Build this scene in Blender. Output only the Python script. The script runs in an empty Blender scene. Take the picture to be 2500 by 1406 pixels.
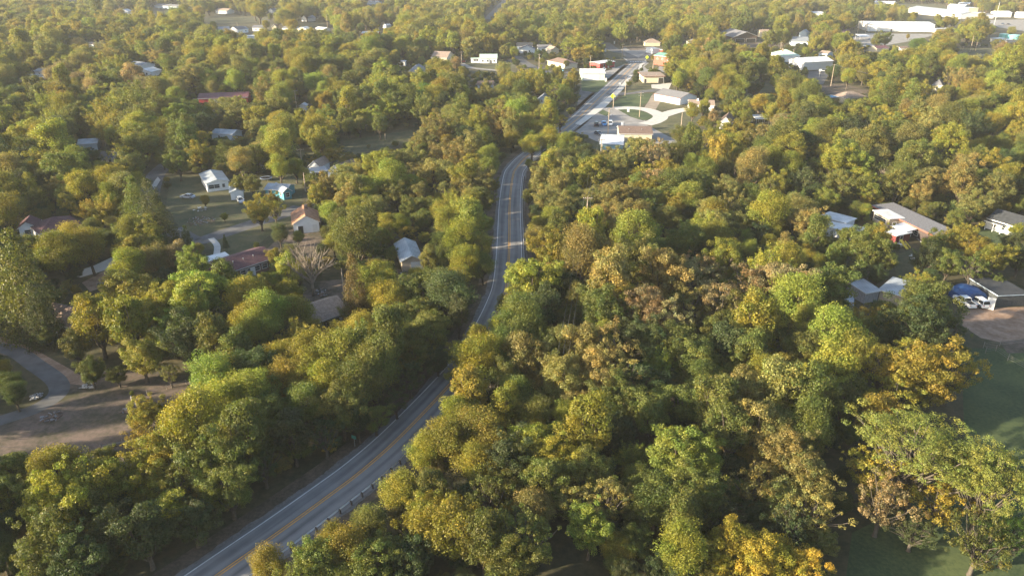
import bpy, bmesh, math, random
import numpy as np
from mathutils import Vector, Matrix
R_ = math.radians
sc = bpy.context.scene
C = sc.collection
# ------------------------------------------------------------ camera
H, F, TH = 70.0, 1800.0, R_(24.5)
ST, CT = math.sin(TH), math.cos(TH)
cam_d = bpy.data.cameras.new("camera"); cam = bpy.data.objects.new("camera", cam_d); C.objects.link(cam)
cam.location = (0, 0, H); cam.rotation_euler = (R_(90) - TH, 0, 0)
cam_d.sensor_width = 36; cam_d.lens = 36 * F / 2500; cam_d.clip_start = 0.5; cam_d.clip_end = 9000
sc.camera = cam
# ------------------------------------------------------------ sky, sun, exposure
SUN_EL, SUN_AZ = 16.0, 252.0            # azimuth clockwise from +Y (the view direction)
w = bpy.data.worlds.new("World"); sc.world = w; w.use_nodes = True
nt = w.node_tree; nt.nodes.clear()
sky = nt.nodes.new("ShaderNodeTexSky"); sky.sky_type = 'NISHITA'; sky.sun_disc = False
sky.sun_elevation = R_(SUN_EL); sky.sun_rotation = R_(SUN_AZ); sky.air_density = 1.0; sky.dust_density = 1.5
bg = nt.nodes.new("ShaderNodeBackground"); bg.inputs[1].default_value = 0.10
wo = nt.nodes.new("ShaderNodeOutputWorld")
nt.links.new(sky.outputs[0], bg.inputs[0]); nt.links.new(bg.outputs[0], wo.inputs[0])
sd = bpy.data.lights.new("sun", 'SUN'); sd.energy = 5.0; sd.angle = R_(0.6); sd.color = (1.0, 0.85, 0.60)
sun = bpy.data.objects.new("sun", sd); C.objects.link(sun)
_sv = Vector((math.sin(R_(SUN_AZ)) * math.cos(R_(SUN_EL)), math.cos(R_(SUN_AZ)) * math.cos(R_(SUN_EL)), math.sin(R_(SUN_EL))))
sun.rotation_euler = _sv.to_track_quat('Z', 'Y').to_euler(); sun.location = (0, 0, 300)
vs = sc.view_settings; vs.view_transform = 'Standard'; vs.look = 'None'; vs.gamma = 1; vs.exposure = 2.05
sc.cycles.max_bounces = 5; sc.cycles.diffuse_bounces = 2; sc.cycles.transmission_bounces = 3; sc.cycles.volume_bounces = 0
sc.cycles.transparent_max_bounces = 6
# ------------------------------------------------------------ photograph coordinates -> place
def P(x, y, h=0.0):
    u, v = (x - 1250) / F, (y - 703) / F
    t = (H - h) / (ST + v * CT)
    return Vector((u * t, t * (CT - v * ST), h))
def depth_at(y, h=0.0):
    return (H - h) / (ST + (y - 703) / F * CT)
def proj(p):
    z = p[1] * CT + (H - p[2]) * ST
    return (1250 + F * p[0] / z, 703 + F * ((H - p[2]) * CT - p[1] * ST) / z, z)
# ------------------------------------------------------------ materials
MATS = {}
def mat(name, col, rough=0.8, var=0.15, scale=3.0, metal=0.0, bump=0.0, stripes=None, spec=0.3, col2=None, coord='Object', fine=None):
    if name in MATS: return MATS[name]
    m = bpy.data.materials.new(name); m.use_nodes = True; n = m.node_tree; b = n.nodes['Principled BSDF']
    tc = n.nodes.new('ShaderNodeTexCoord'); no = n.nodes.new('ShaderNodeTexNoise')
    no.inputs['Scale'].default_value = scale; no.inputs['Detail'].default_value = 6
    n.links.new(tc.outputs[coord], no.inputs['Vector'])
    rp = n.nodes.new('ShaderNodeValToRGB'); rp.color_ramp.elements[0].position = 0.3; rp.color_ramp.elements[1].position = 0.7
    c2 = col2 if col2 else tuple(min(1, c * (1 + var)) for c in col)
    c1 = col if col2 else tuple(c * (1 - var) for c in col)
    rp.color_ramp.elements[0].color = (*c1, 1); rp.color_ramp.elements[1].color = (*c2, 1)
    fac = no.outputs['Fac']
    if fine:
        n2 = n.nodes.new('ShaderNodeTexNoise'); n2.inputs['Scale'].default_value = fine; n2.inputs['Detail'].default_value = 8; n2.inputs['Roughness'].default_value = 0.7
        n.links.new(tc.outputs[coord], n2.inputs['Vector'])
        mm = n.nodes.new('ShaderNodeMath'); mm.operation = 'MULTIPLY_ADD'; mm.inputs[1].default_value = 1.1; n.links.new(n2.outputs['Fac'], mm.inputs[0])
        sb = n.nodes.new('ShaderNodeMath'); sb.operation = 'SUBTRACT'; sb.inputs[1].default_value = 0.55; n.links.new(no.outputs['Fac'], sb.inputs[0]); n.links.new(sb.outputs[0], mm.inputs[2]); fac = mm.outputs[0]
    n.links.new(fac, rp.inputs[0]); last = rp.outputs[0]
    b.inputs['Roughness'].default_value = rough; b.inputs['Metallic'].default_value = metal
    b.inputs['Specular IOR Level'].default_value = spec
    hgt = no.outputs['Fac']
    if stripes:
        axis, period, amt = stripes
        sp = n.nodes.new('ShaderNodeSeparateXYZ'); n.links.new(tc.outputs['Object'], sp.inputs[0])
        ml = n.nodes.new('ShaderNodeMath'); ml.operation = 'MULTIPLY'; ml.inputs[1].default_value = 1.0 / period
        n.links.new(sp.outputs[axis], ml.inputs[0])
        fr = n.nodes.new('ShaderNodeMath'); fr.operation = 'FRACT'; n.links.new(ml.outputs[0], fr.inputs[0])
        gt = n.nodes.new('ShaderNodeMath'); gt.operation = 'LESS_THAN'; gt.inputs[1].default_value = 0.12; n.links.new(fr.outputs[0], gt.inputs[0])
        mx = n.nodes.new('ShaderNodeMix'); mx.data_type = 'RGBA'; mx.blend_type = 'MULTIPLY'
        mx.inputs['B'].default_value = (1 - amt, 1 - amt, 1 - amt, 1)
        n.links.new(gt.outputs[0], mx.inputs['Factor']); n.links.new(last, mx.inputs['A']); last = mx.outputs['Result']
        hgt = fr.outputs[0]
    n.links.new(last, b.inputs['Base Color'])
    if bump:
        bp = n.nodes.new('ShaderNodeBump'); bp.inputs['Strength'].default_value = bump; bp.inputs['Distance'].default_value = 0.05
        n.links.new(hgt, bp.inputs['Height']); n.links.new(bp.outputs[0], b.inputs['Normal'])
    MATS[name] = m; return m
def leafmat():
    m = bpy.data.materials.new('foliage'); m.use_nodes = True; n = m.node_tree; n.nodes.clear()
    at = n.nodes.new('ShaderNodeAttribute'); at.attribute_type = 'INSTANCER'; at.attribute_name = 'tint'
    lv = n.nodes.new('ShaderNodeAttribute'); lv.attribute_type = 'GEOMETRY'; lv.attribute_name = 'leaf_var'
    hv = n.nodes.new('ShaderNodeAttribute'); hv.attribute_type = 'GEOMETRY'; hv.attribute_name = 'puff_var'
    # leaf to leaf lightness, puff to puff hue (greener or browner sprays)
    mr = n.nodes.new('ShaderNodeMapRange'); mr.inputs[3].default_value = 0.62; mr.inputs[4].default_value = 1.42
    n.links.new(lv.outputs['Fac'], mr.inputs[0])
    rp = n.nodes.new('ShaderNodeValToRGB'); e = rp.color_ramp.elements
    e[0].position = 0.0; e[0].color = (0.74, 0.96, 0.9, 1); e[1].position = 1.0; e[1].color = (1.28, 1.08, 0.8, 1)
    k = e.new(0.5); k.color = (1, 1, 1, 1)
    n.links.new(hv.outputs['Fac'], rp.inputs[0])
    m1 = n.nodes.new('ShaderNodeVectorMath'); m1.operation = 'MULTIPLY'
    n.links.new(at.outputs['Color'], m1.inputs[0]); n.links.new(rp.outputs[0], m1.inputs[1])
    m2 = n.nodes.new('ShaderNodeVectorMath'); m2.operation = 'SCALE'
    n.links.new(m1.outputs[0], m2.inputs[0]); n.links.new(mr.outputs[0], m2.inputs['Scale'])
    df = n.nodes.new('ShaderNodeBsdfPrincipled'); df.inputs['Roughness'].default_value = 0.55; df.inputs['Specular IOR Level'].default_value = 0.25
    tr = n.nodes.new('ShaderNodeBsdfTranslucent'); mx = n.nodes.new('ShaderNodeMixShader'); mx.inputs[0].default_value = 0.38
    m3 = n.nodes.new('ShaderNodeVectorMath'); m3.operation = 'MULTIPLY'; m3.inputs[1].default_value = (1.25, 1.3, 0.55)
    n.links.new(m2.outputs[0], m3.inputs[0])
    n.links.new(m2.outputs[0], df.inputs['Base Color']); n.links.new(m3.outputs[0], tr.inputs[0])
    o = n.nodes.new('ShaderNodeOutputMaterial')
    n.links.new(df.outputs[0], mx.inputs[1]); n.links.new(tr.outputs[0], mx.inputs[2]); n.links.new(mx.outputs[0], o.inputs[0])
    return m
LEAF = leafmat()
BARK = mat('bark', (0.075, 0.058, 0.042), 0.9, 0.35, 2.5, bump=0.5)
PALEBARK = mat('pale_bare_wood', (0.22, 0.18, 0.14), 0.9, 0.25, 2.5, bump=0.4)
# ------------------------------------------------------------ mesh helpers
class MB:
    def __init__(s): s.v = []; s.f = []; s.m = []
    def box(s, x0, x1, y0, y1, z0, z1, M=None, mi=0):
        b = len(s.v); q = [(x0,y0,z0),(x1,y0,z0),(x1,y1,z0),(x0,y1,z0),(x0,y0,z1),(x1,y0,z1),(x1,y1,z1),(x0,y1,z1)]
        s.v += [tuple(M @ Vector(p)) if M else p for p in q]
        for f in [(0,3,2,1),(4,5,6,7),(0,1,5,4),(1,2,6,5),(2,3,7,6),(3,0,4,7)]: s.f.append(tuple(b+i for i in f)); s.m.append(mi)
    def poly(s, pts, M=None, mi=0):
        b = len(s.v); s.v += [tuple(M @ Vector(p)) if M else tuple(p) for p in pts]
        s.f.append(tuple(range(b, b+len(pts)))); s.m.append(mi)
    def tube(s, pts, rad, n=6, mi=0, cap=True):
        b = len(s.v); pts = [Vector(p) for p in pts]
        for i, p in enumerate(pts):
            d = (pts[min(i+1, len(pts)-1)] - pts[max(i-1, 0)]).normalized()
            a = d.orthogonal().normalized() if abs(d.z) > 0.9 else d.cross(Vector((0,0,1))).normalized()
            c = d.cross(a); r = rad[i] if isinstance(rad, (list, tuple)) else rad
            for k in range(n):
                t = 2*math.pi*k/n; s.v.append(tuple(p + a*(r*math.cos(t)) + c*(r*math.sin(t))))
        for i in range(len(pts)-1):
            for k in range(n):
                s.f.append((b+i*n+k, b+i*n+(k+1)%n, b+(i+1)*n+(k+1)%n, b+(i+1)*n+k)); s.m.append(mi)
        if cap:
            s.f.append(tuple(b+k for k in range(n))[::-1]); s.m.append(mi)
            s.f.append(tuple(b+(len(pts)-1)*n+k for k in range(n))); s.m.append(mi)
    def lathe(s, prof, n=24, c=(0,0,0), mi=0):
        b = len(s.v)
        for r, z in prof:
            for k in range(n):
                t = 2*math.pi*k/n; s.v.append((c[0]+r*math.cos(t), c[1]+r*math.sin(t), c[2]+z))
        for i in range(len(prof)-1):
            for k in range(n): s.f.append((b+i*n+k, b+i*n+(k+1)%n, b+(i+1)*n+(k+1)%n, b+(i+1)*n+k)); s.m.append(mi)
    def prism(s, prof, y0, y1, M=None, mi=0, taper=None):
        # profile in x,z extruded along y; taper = half-width as a function of z
        b = len(s.v); n = len(prof)
        for y in (y0, y1):
            for x, z in prof:
                yy = y if taper is None else (1 if y > 0 else -1) * taper(x, z)
                p = (x, yy, z); s.v.append(tuple(M @ Vector(p)) if M else p)
        s.f.append(tuple(b+i for i in range(n))); s.m.append(mi); s.f.append(tuple(b+n+i for i in range(n))[::-1]); s.m.append(mi)
        for i in range(n):
            j = (i+1) % n; s.f.append((b+i, b+n+i, b+n+j, b+j)); s.m.append(mi)
    def mesh(s, name, mats, smooth=False):
        me = bpy.data.meshes.new(name); me.from_pydata(s.v, [], s.f)
        if not isinstance(mats, (list, tuple)): mats = [mats]
        for m in mats: me.materials.append(m)
        me.polygons.foreach_set('material_index', s.m)
        if smooth: me.polygons.foreach_set('use_smooth', [True]*len(s.f))
        me.update(); bm = bmesh.new(); bm.from_mesh(me); bmesh.ops.recalc_face_normals(bm, faces=bm.faces); bm.to_mesh(me); bm.free()
        return me
    def build(s, name, mats, parent=None, loc=(0,0,0), smooth=False):
        o = bpy.data.objects.new(name, s.mesh(name, mats, smooth)); C.objects.link(o); o.location = loc
        if parent: o.parent = parent
        return o
def tag(o, label=None, cat=None, group=None, kind=None):
    if label: o['label'] = label
    if cat: o['category'] = cat
    if group: o['group'] = group
    if kind: o['kind'] = kind
    return o
def thing(name, label, cat, loc=(0,0,0), rz=0, group=None):
    o = bpy.data.objects.new(name, None); C.objects.link(o); o.location = loc; o.rotation_euler = (0,0,rz); o.empty_display_size = 0.5
    return tag(o, label, cat, group)
def frame_of(A, B):                                  # matrix: x from A to B, y away from the camera, z up
    d = (B - A); d.z = 0; w_ = d.length; d.normalize(); n = Vector((-d.y, d.x, 0))
    M = Matrix(((d.x, n.x, 0, A.x), (d.y, n.y, 0, A.y), (0, 0, 1, 0), (0, 0, 0, 1)))
    return M, w_
# ============================================================ THE SETTING
CLEAR = []                                            # (px, py, distance) that no filler tree may hide
def clear_poly(pts):
    xs = [p[0] for p in pts]; ys = [p[1] for p in pts]; n = len(pts)
    st = max(4, min(12, (max(ys)-min(ys))/4))
    y = min(ys) + 1
    while y < max(ys):
        x = min(xs) + 1
        while x < max(xs):
            c = False; j = n-1
            for i in range(n):
                if (pts[i][1] > y) != (pts[j][1] > y) and x < (pts[j][0]-pts[i][0])*(y-pts[i][1])/(pts[j][1]-pts[i][1]+1e-9)+pts[i][0]: c = not c
                j = i
            if c: CLEAR.append((x, y, P(x, y).y))
            x += st*1.5
        y += st
POLYS = []; LANES = []                              # open ground: no filler tree or shrub may root here
def sheet(name, pts, m, z, kind='structure', clear=True, ztop=0.0):
    b = MB(); q = [P(x, y) for x, y in pts]
    b.poly([(p.x, p.y, z) for p in q]); o = b.build(name, m); tag(o, kind=kind)
    bm = bmesh.new(); bm.from_mesh(o.data); bmesh.ops.triangulate(bm, faces=bm.faces)
    for f in bm.faces:
        if f.normal.z < 0: f.normal_flip()
    bm.to_mesh(o.data); bm.free()
    POLYS.append(pts)
    if clear: clear_poly(pts)
    return o
def smooth_path(pts, n=8):
    out = []; q = [pts[0]] + list(pts) + [pts[-1]]
    for i in range(1, len(q)-2):
        for k in range(n):
            t = k/n; a, b, c, d = q[i-1], q[i], q[i+1], q[i+2]
            out.append(0.5*((2*b)+(c-a)*t+(2*a-5*b+4*c-d)*t*t+(3*b-a-3*c+d)*t*t*t))
    out.append(pts[-1]); return out
def ribbon_mesh(path, lo, hi, z, M=None):
    b = MB(); n = len(path)
    for i, p in enumerate(path):
        d = (path[min(i+1, n-1)] - path[max(i-1, 0)]); d.z = 0; d.normalize(); r = Vector((d.y, -d.x, 0))
        b.v.append(tuple(p + r*lo + Vector((0,0,z)))); b.v.append(tuple(p + r*hi + Vector((0,0,z))))
    for i in range(n-1): b.f.append((2*i, 2*i+1, 2*i+3, 2*i+2)); b.m.append(0)
    return b
def ribbon(name, pts, wd, m, z, clear=True):
    q = smooth_path([P(x, y) for x, y in pts]); o = ribbon_mesh(q, -wd/2, wd/2, z).build(name, m); tag(o, kind='structure')
    for a, b_ in zip(q, q[1:]):
        for k in range(max(1, int((b_-a).length/2.5))): c = a.lerp(b_, k/max(1, int((b_-a).length/2.5))); LANES.append((c.x, c.y, wd/2))
    if clear:
        for p in q[::2]:
            s = proj(p); CLEAR.append((s[0], s[1], p.y))
    return o
GRASS = mat('dry_lawn_grass', (0.042, 0.050, 0.020), 0.95, 0.3, 0.22, bump=0.6, col2=(0.095, 0.085, 0.042), coord='Object', fine=1.5)
LUSH = mat('green_lawn_grass', (0.024, 0.044, 0.016), 0.95, 0.3, 0.10, bump=0.8, col2=(0.070, 0.090, 0.032), fine=1.6)
DIRT = mat('bare_red_brown_soil', (0.17, 0.105, 0.068), 0.95, 0.3, 0.35, bump=0.6, col2=(0.27, 0.19, 0.14), fine=1.2)
SOIL = mat('trodden_brown_ground', (0.045, 0.042, 0.024), 0.95, 0.3, 0.16, bump=0.6, col2=(0.135, 0.098, 0.080), fine=0.9)
FLOOR = mat('leaf_litter_and_grass', (0.030, 0.034, 0.014), 0.95, 0.3, 0.09, bump=0.6, col2=(0.085, 0.068, 0.034), fine=0.8)
CONC = mat('pale_concrete', (0.42, 0.40, 0.37), 0.85, 0.12, 0.5, bump=0.2)
GRAV = mat('grey_gravel_paving', (0.21, 0.20, 0.19), 0.9, 0.2, 0.3, bump=0.5)
ASPH = mat('worn_asphalt', (0.092, 0.091, 0.093), 0.85, 0.3, 0.35, bump=0.3)
def asphalt():
    m = bpy.data.materials.new('highway_asphalt'); m.use_nodes = True; n = m.node_tree; b = n.nodes['Principled BSDF']
    uv = n.nodes.new('ShaderNodeTexCoord'); sp = n.nodes.new('ShaderNodeSeparateXYZ'); n.links.new(uv.outputs['UV'], sp.inputs[0])
    # wheel tracks: darker bands across the width (u in metres), patchy along it
    cs = n.nodes.new('ShaderNodeMath'); cs.operation = 'SINE'; ml = n.nodes.new('ShaderNodeMath'); ml.operation = 'MULTIPLY'; ml.inputs[1].default_value = 2*math.pi/1.75
    n.links.new(sp.outputs[0], ml.inputs[0]); n.links.new(ml.outputs[0], cs.inputs[0])
    cb = n.nodes.new('ShaderNodeMapping'); cb.inputs['Scale'].default_value = (1.6, 0.05, 1); n.links.new(uv.outputs['UV'], cb.inputs[0])
    no = n.nodes.new('ShaderNodeTexNoise'); no.inputs['Scale'].default_value = 1.0; no.inputs['Detail'].default_value = 5; n.links.new(cb.outputs[0], no.inputs['Vector'])
    n2 = n.nodes.new('ShaderNodeTexNoise'); n2.inputs['Scale'].default_value = 0.35; n2.inputs['Detail'].default_value = 8; n.links.new(uv.outputs['Object'], n2.inputs['Vector'])
    a = n.nodes.new('ShaderNodeMath'); a.operation = 'MULTIPLY_ADD'; a.inputs[1].default_value = 0.16; n.links.new(cs.outputs[0], a.inputs[0]); n.links.new(no.outputs['Fac'], a.inputs[2])
    a2 = n.nodes.new('ShaderNodeMath'); a2.operation = 'MULTIPLY_ADD'; a2.inputs[1].default_value = 0.6; n.links.new(n2.outputs['Fac'], a2.inputs[0]); n.links.new(a.outputs[0], a2.inputs[2])
    rp = n.nodes.new('ShaderNodeValToRGB'); rp.color_ramp.elements[0].position = 0.45; rp.color_ramp.elements[1].position = 1.15
    rp.color_ramp.elements[0].color = (0.100, 0.099, 0.101, 1); rp.color_ramp.elements[1].position = 1.0; rp.color_ramp.elements[1].color = (0.205, 0.199, 0.195, 1)
    n.links.new(a2.outputs[0], rp.inputs[0]); n.links.new(rp.outputs[0], b.inputs['Base Color']); b.inputs['Roughness'].default_value = 0.85
    b.inputs['Specular IOR Level'].default_value = 0.2
    return m
HWY = asphalt()
WHITEP = mat('white_road_paint', (0.48, 0.48, 0.47), 0.7, 0.15, 1.5); YELP = mat('yellow_road_paint', (0.50, 0.26, 0.055), 0.7, 0.2, 1.5)
# ground: one sheet to well past the farthest trees
b = MB(); N = 24
xs = [(-1500 + 3000*i/N) for i in range(N+1)]; ys = [(-200 + 2600*i/N) for i in range(N+1)]
for yy in ys:
    for xx in xs: b.v.append((xx, yy, 0))
for j in range(N):
    for i in range(N): k = j*(N+1)+i; b.f.append((k, k+1, k+N+2, k+N+1)); b.m.append(0)
tag(b.build('ground', FLOOR), kind='structure')
# ---- the highway, from its white left edge line
WL = [(140,1640),(300,1512),(461,1398),(640,1277),(771,1185),(850,1127),(950,1040),(1094,892),(1152,808),(1191,731),(1206,680),(1214,590),(1219,494),(1230,427),(1240,409),(1257,390),(1278,373),(1330,336),(1393,290),(1460,228),(1541,155)]
road = smooth_path([P(x, y) for x, y in WL], 10)
# relax the digitised line a little
for _ in range(6):
    road = [road[0]] + [(road[i-1]+road[i]*2+road[i+1])/4 for i in range(1, len(road)-1)] + [road[-1]]
LANE = 3.2
for a, b_ in zip(road, road[1:]):
    d = (b_-a).normalized()
    for k in range(max(1, int((b_-a).length/2.5))): c = a.lerp(b_, k/max(1, int((b_-a).length/2.5))) + Vector((d.y, -d.x, 0))*LANE; LANES.append((c.x, c.y, 5.2))
def strip(name, path, lo, hi, z, m, uv=False):
    o = ribbon_mesh(path, lo, hi, z).build(name, m)
    if uv:
        me = o.data; l = me.uv_layers.new(name='UVMap'); s = [0]
        for i in range(1, len(path)): s.append(s[-1] + (path[i]-path[i-1]).length)
        for lp in me.loops:
            vi = lp.vertex_index; l.data[lp.index].uv = ((lo, hi)[vi % 2], s[vi//2])
    tag(o, kind='structure'); return o
vm = mat('brown_road_verge', (0.055, 0.044, 0.028), 0.95, 0.3, 0.3, bump=0.7, col2=(0.125, 0.092, 0.066), fine=2.0)
vo = strip('road_shoulder', road, -3.4, 2*LANE+2.6, 0.004, vm)
gm = mat('gravel_edge', (0.10, 0.096, 0.09), 0.95, 0.2, 1.0, bump=0.5, col2=(0.17, 0.16, 0.15), fine=3.0)
rv = random.Random(21); fine_road = smooth_path(road, 3)
def ragged(name, lo, hi, z, m, amp):
    o = ribbon_mesh(fine_road, lo, hi, z).build(name, m); a = b_ = 0
    for i in range(len(fine_road)):
        a += (rv.uniform(-1,1)-a*.25)*.5; b_ += (rv.uniform(-1,1)-b_*.25)*.5
        v0, v1 = o.data.vertices[2*i], o.data.vertices[2*i+1]; d = (v1.co-v0.co).normalized(); v0.co += d*a*amp; v1.co += d*b_*amp
    tag(o, kind='structure'); return o
ragged('gravel_edge', -1.15, 2*LANE+1.3, 0.007, gm, .22)
strip('road', road, -0.62, 2*LANE+0.9, 0.010, HWY, True)
strip('edge_line', road, -0.08, 0.10, 0.016, WHITEP)
_m = min(range(len(road)), key=lambda i: abs(proj(road[i])[1]-700)); strip('edge_line', road[_m:], 2*LANE-0.1, 2*LANE+0.06, 0.016, WHITEP)
mk = MB()
for lo, hi in ((LANE-0.28, LANE-0.10), (LANE+0.10, LANE+0.28)):
    t_ = ribbon_mesh(road, lo, hi, 0.016); bb = len(mk.v); mk.v += t_.v; mk.f += [tuple(i+bb for i in f) for f in t_.f]; mk.m += t_.m
tag(mk.build('centre_line', YELP), kind='structure')
for i in range(0, len(road), 3):
    for off in (0.0, 1.6, 3.2, 5.0, 7.0):
        p = road[i]; d = (road[min(i+1, len(road)-1)]-road[max(i-1, 0)]).normalized(); q = p + Vector((d.y, -d.x, 0))*off; s = proj(q)
        if s[1] > 380 or s[1] < 305: CLEAR.append((s[0], s[1], q.y))
# ---- town streets, lots and lawns round the junction
sheet('pavement', [(1417,306),(1476,262),(1512,263),(1530,283),(1572,302),(1632,333),(1640,345),(1560,372),(1455,345),(1405,322)], GRAV, 0.004)
sheet('pavement', [(1419,216),(1412,232),(1408,262),(1398,284),(1440,240),(1458,228),(1440,225)], ASPH, 0.004)
sheet('pavement', [(1478,174),(1540,158),(1512,182),(1488,198),(1478,196)], GRAV, 0.004)
sheet('pavement', [(1500,176),(1540,157),(1573,158),(1560,176),(1632,176),(1632,168),(1578,152),(1575,132),(1600,130),(1620,140),(1595,120),(1525,116),(1505,128),(1530,150),(1490,162)], GRAV, 0.003)
sheet('pavement', [(1590,207),(1640,203),(1632,220),(1590,216)], CONC, 0.012)
sheet('pavement', [(1393,300),(1404,303),(1438,276),(1470,250),(1498,226),(1521,204),(1537,184),(1545,184),(1566,158),(1540,157),(1500,195),(1450,240),(1400,290)], ASPH, 0.0085)
ribbon('side_street', [(1474,105),(1495,120),(1520,131),(1545,144),(1556,156)], 10, ASPH, 0.008)
ribbon('side_street', [(1556,156),(1572,140),(1590,128),(1606,118)], 6, ASPH, 0.007)
ribbon('side_street', [(1262,138),(1285,156),(1312,168),(1340,177),(1380,178),(1425,172)], 6.5, ASPH, 0.007)
ribbon('side_street', [(1488,232),(1530,228),(1575,223),(1632,220)], 7, ASPH, 0.010)
ribbon('side_street', [(1495,264),(1530,283),(1570,302),(1605,322),(1650,350)], 7, GRAV, 0.008)
sheet('lawn', [(1482,262),(1525,232),(1593,228),(1580,252),(1555,263)], LUSH, 0.016)
sheet('lawn', [(1508,268),(1550,267),(1580,276),(1600,288),(1570,295),(1538,285)], LUSH, 0.016)
sheet('lawn', [(1597,258),(1612,235),(1640,238),(1672,256),(1655,264),(1606,270)], GRASS, 0.016)
sheet('lawn', [(1578,305),(1625,289),(1675,272),(1714,280),(1690,315),(1664,340),(1635,335)], GRASS, 0.016)
sheet('lawn', [(1419,197),(1478,197),(1484,203),(1458,226),(1420,222)], LUSH, 0.016)
sheet('lawn', [(1527,228),(1545,202),(1588,205),(1592,218)], GRASS, 0.016)
sheet('lawn', [(1460,277),(1472,268),(1490,277),(1483,285)], LUSH, 0.016)
sheet('lawn', [(1476,120),(1500,128),(1516,130),(1530,141),(1470,144)], GRASS, 0.012)
sheet('lawn', [(1500,152),(1538,151),(1525,158),(1502,166)], GRASS, 0.014)
sheet('lawn', [(1573,163),(1590,150),(1610,163),(1605,170),(1580,170)], GRASS, 0.014)
sheet('field', [(1520,114),(1600,114),(1592,121),(1540,124)], SOIL, 0.010)
ribbon('driveway', [(1500,265),(1545,264),(1585,270),(1612,284),(1600,296),(1574,304)], 7, CONC, 0.020)
ribbon('driveway', [(1585,268),(1598,248),(1608,232),(1635,224)], 6, mat('worn_dirt_drive', (0.22, 0.18, 0.14), 0.9, 0.2, 0.3), 0.018)
ribbon('driveway', [(1612,284),(1650,272),(1682,267)], 7, CONC, 0.022)
sheet('sidewalk', [(1417,307),(1458,277),(1478,262),(1500,240),(1522,218),(1536,198),(1545,184),(1537,184),(1521,204),(1498,226),(1470,250),(1438,276),(1404,303)], CONC, 0.10)
sheet('sidewalk', [(1568,160),(1580,152),(1576,150),(1562,158),(1558,170),(1565,174)], CONC, 0.10, clear=False)
cw = MB()
for i in range(6):
    a = P(1540+i*6.0, 151.5); cw.box(a.x-0.55, a.x+0.55, a.y-1.5, a.y+1.5, 0.018, 0.024)
tag(cw.build('crossing', WHITEP), kind='structure')
# ---- neighbourhood on the left
sheet('lawn', [(418,428),(560,432),(740,425),(735,520),(690,545),(640,590),(560,640),(500,590),(440,560),(405,500)], GRASS, 0.006)
sheet('lawn', [(700,560),(820,560),(760,640),(640,620)], SOIL, 0.008, clear=False)
sheet('field', [(838,345),(1000,318),(1040,320),(1000,345),(900,372),(845,380)], GRASS, 0.006)
sheet('field', [(700,370),(860,372),(840,400),(720,395)], GRASS, 0.006, clear=False)
ribbon('side_street', [(420,560),(475,588),(545,570),(620,545),(680,527),(735,505)], 6.0, ASPH, 0.014)
ribbon('path', [(515,582),(530,600),(528,625)], 1.6, CONC, 0.018)
ribbon('side_street', [(410,400),(382,425),(370,455),(362,490),(352,512),(320,560)], 6.0, ASPH, 0.014)
sheet('dirt_lot', [(370,452),(385,432),(392,440),(378,462)], CONC, 0.020)
sheet('dirt_lot', [(200,690),(265,655),(300,640),(290,690),(220,712)], DIRT, 0.006)
ribbon('driveway', [(180,672),(240,655),(290,632)], 5.0, CONC, 0.014, clear=False)
sheet('dirt_lot', [(-80,1140),(-80,1010),(60,1010),(190,965),(240,910),(300,892),(470,918),(440,980),(345,1080),(300,1125),(210,1135),(90,1130)], SOIL, 0.006)
sheet('dirt_lot', [(0,820),(80,850),(170,900),(220,930),(160,960),(120,900),(40,870),(-60,860)], DIRT, 0.008)
ribbon('driveway', [(-60,838),(30,855),(85,890),(138,930),(140,962),(90,996),(20,1020),(-80,1050)], 3.3, ASPH, 0.016)
ribbon('driveway', [(152,945),(200,950),(235,938),(300,912)], 2.6, SOIL, 0.014)
sheet('field', [(740,690),(860,680),(860,740),(800,770),(740,750)], SOIL, 0.006)
sheet('field', [(930,655),(1030,660),(1010,700),(930,690)], SOIL, 0.006, clear=False)
# ---- the right-hand side
sheet('dirt_lot', [(2345,752),(2560,748),(2560,832),(2440,835),(2395,825),(2350,795)], DIRT, 0.006)
sheet('dirt_lot', [(2440,835),(2560,820),(2560,860),(2460,862)], SOIL, 0.010)
sheet('lawn', [(2340,850),(2580,850),(2620,1500),(2050,1520),(2080,1300),(2260,1210),(2360,1180),(2350,950)], LUSH, 0.004)
sheet('lawn', [(2180,620),(2240,612),(2260,660),(2190,680)], GRASS, 0.005)
sheet('lawn', [(2380,555),(2500,575),(2480,600),(2370,590)], LUSH, 0.005)
ribbon('driveway', [(2370,582),(2420,600),(2470,612)], 5, ASPH, 0.014)
sheet('field', [(1815,203),(1880,205),(1895,230),(1830,240)], GRASS, 0.006)
sheet('field', [(2335,118),(2430,118),(2420,138),(2345,140)], GRASS, 0.006)
sheet('pavement', [(1975,175),(2030,172),(2020,188),(2010,206),(1985,208),(1972,190)], ASPH, 0.006)
sheet('pavement', [(2000,208),(2060,205),(2120,222),(2110,232),(2010,228)], SOIL, 0.006)
sheet('pavement', [(1790,106),(1880,104),(1920,115),(1830,118)], SOIL, 0.006)
sheet('pavement', [(2080,92),(2118,82),(2290,84),(2230,100),(2160,112),(2100,118),(2085,105)], GRAV, 0.006)
sheet('field', [(2180,108),(2240,102),(2230,122),(2190,122)], GRASS, 0.008)
sheet('pavement', [(2400,50),(2520,48),(2520,80),(2440,68)], GRAV, 0.006)
sheet('pavement', [(2215,34),(2350,46),(2420,48),(2400,36),(2300,24)], GRAV, 0.008)
sheet('field', [(2160,8),(2300,12),(2320,22),(2200,18)], GRASS, 0.006)
sheet('field', [(495,46),(650,40),(655,52),(580,58),(500,56)], GRASS, 0.006)
sheet('field', [(365,36),(410,34),(412,42),(370,44)], GRASS, 0.006)
sheet('field', [(160,2),(240,0),(240,6),(165,9)], GRASS, 0.006)
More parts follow.
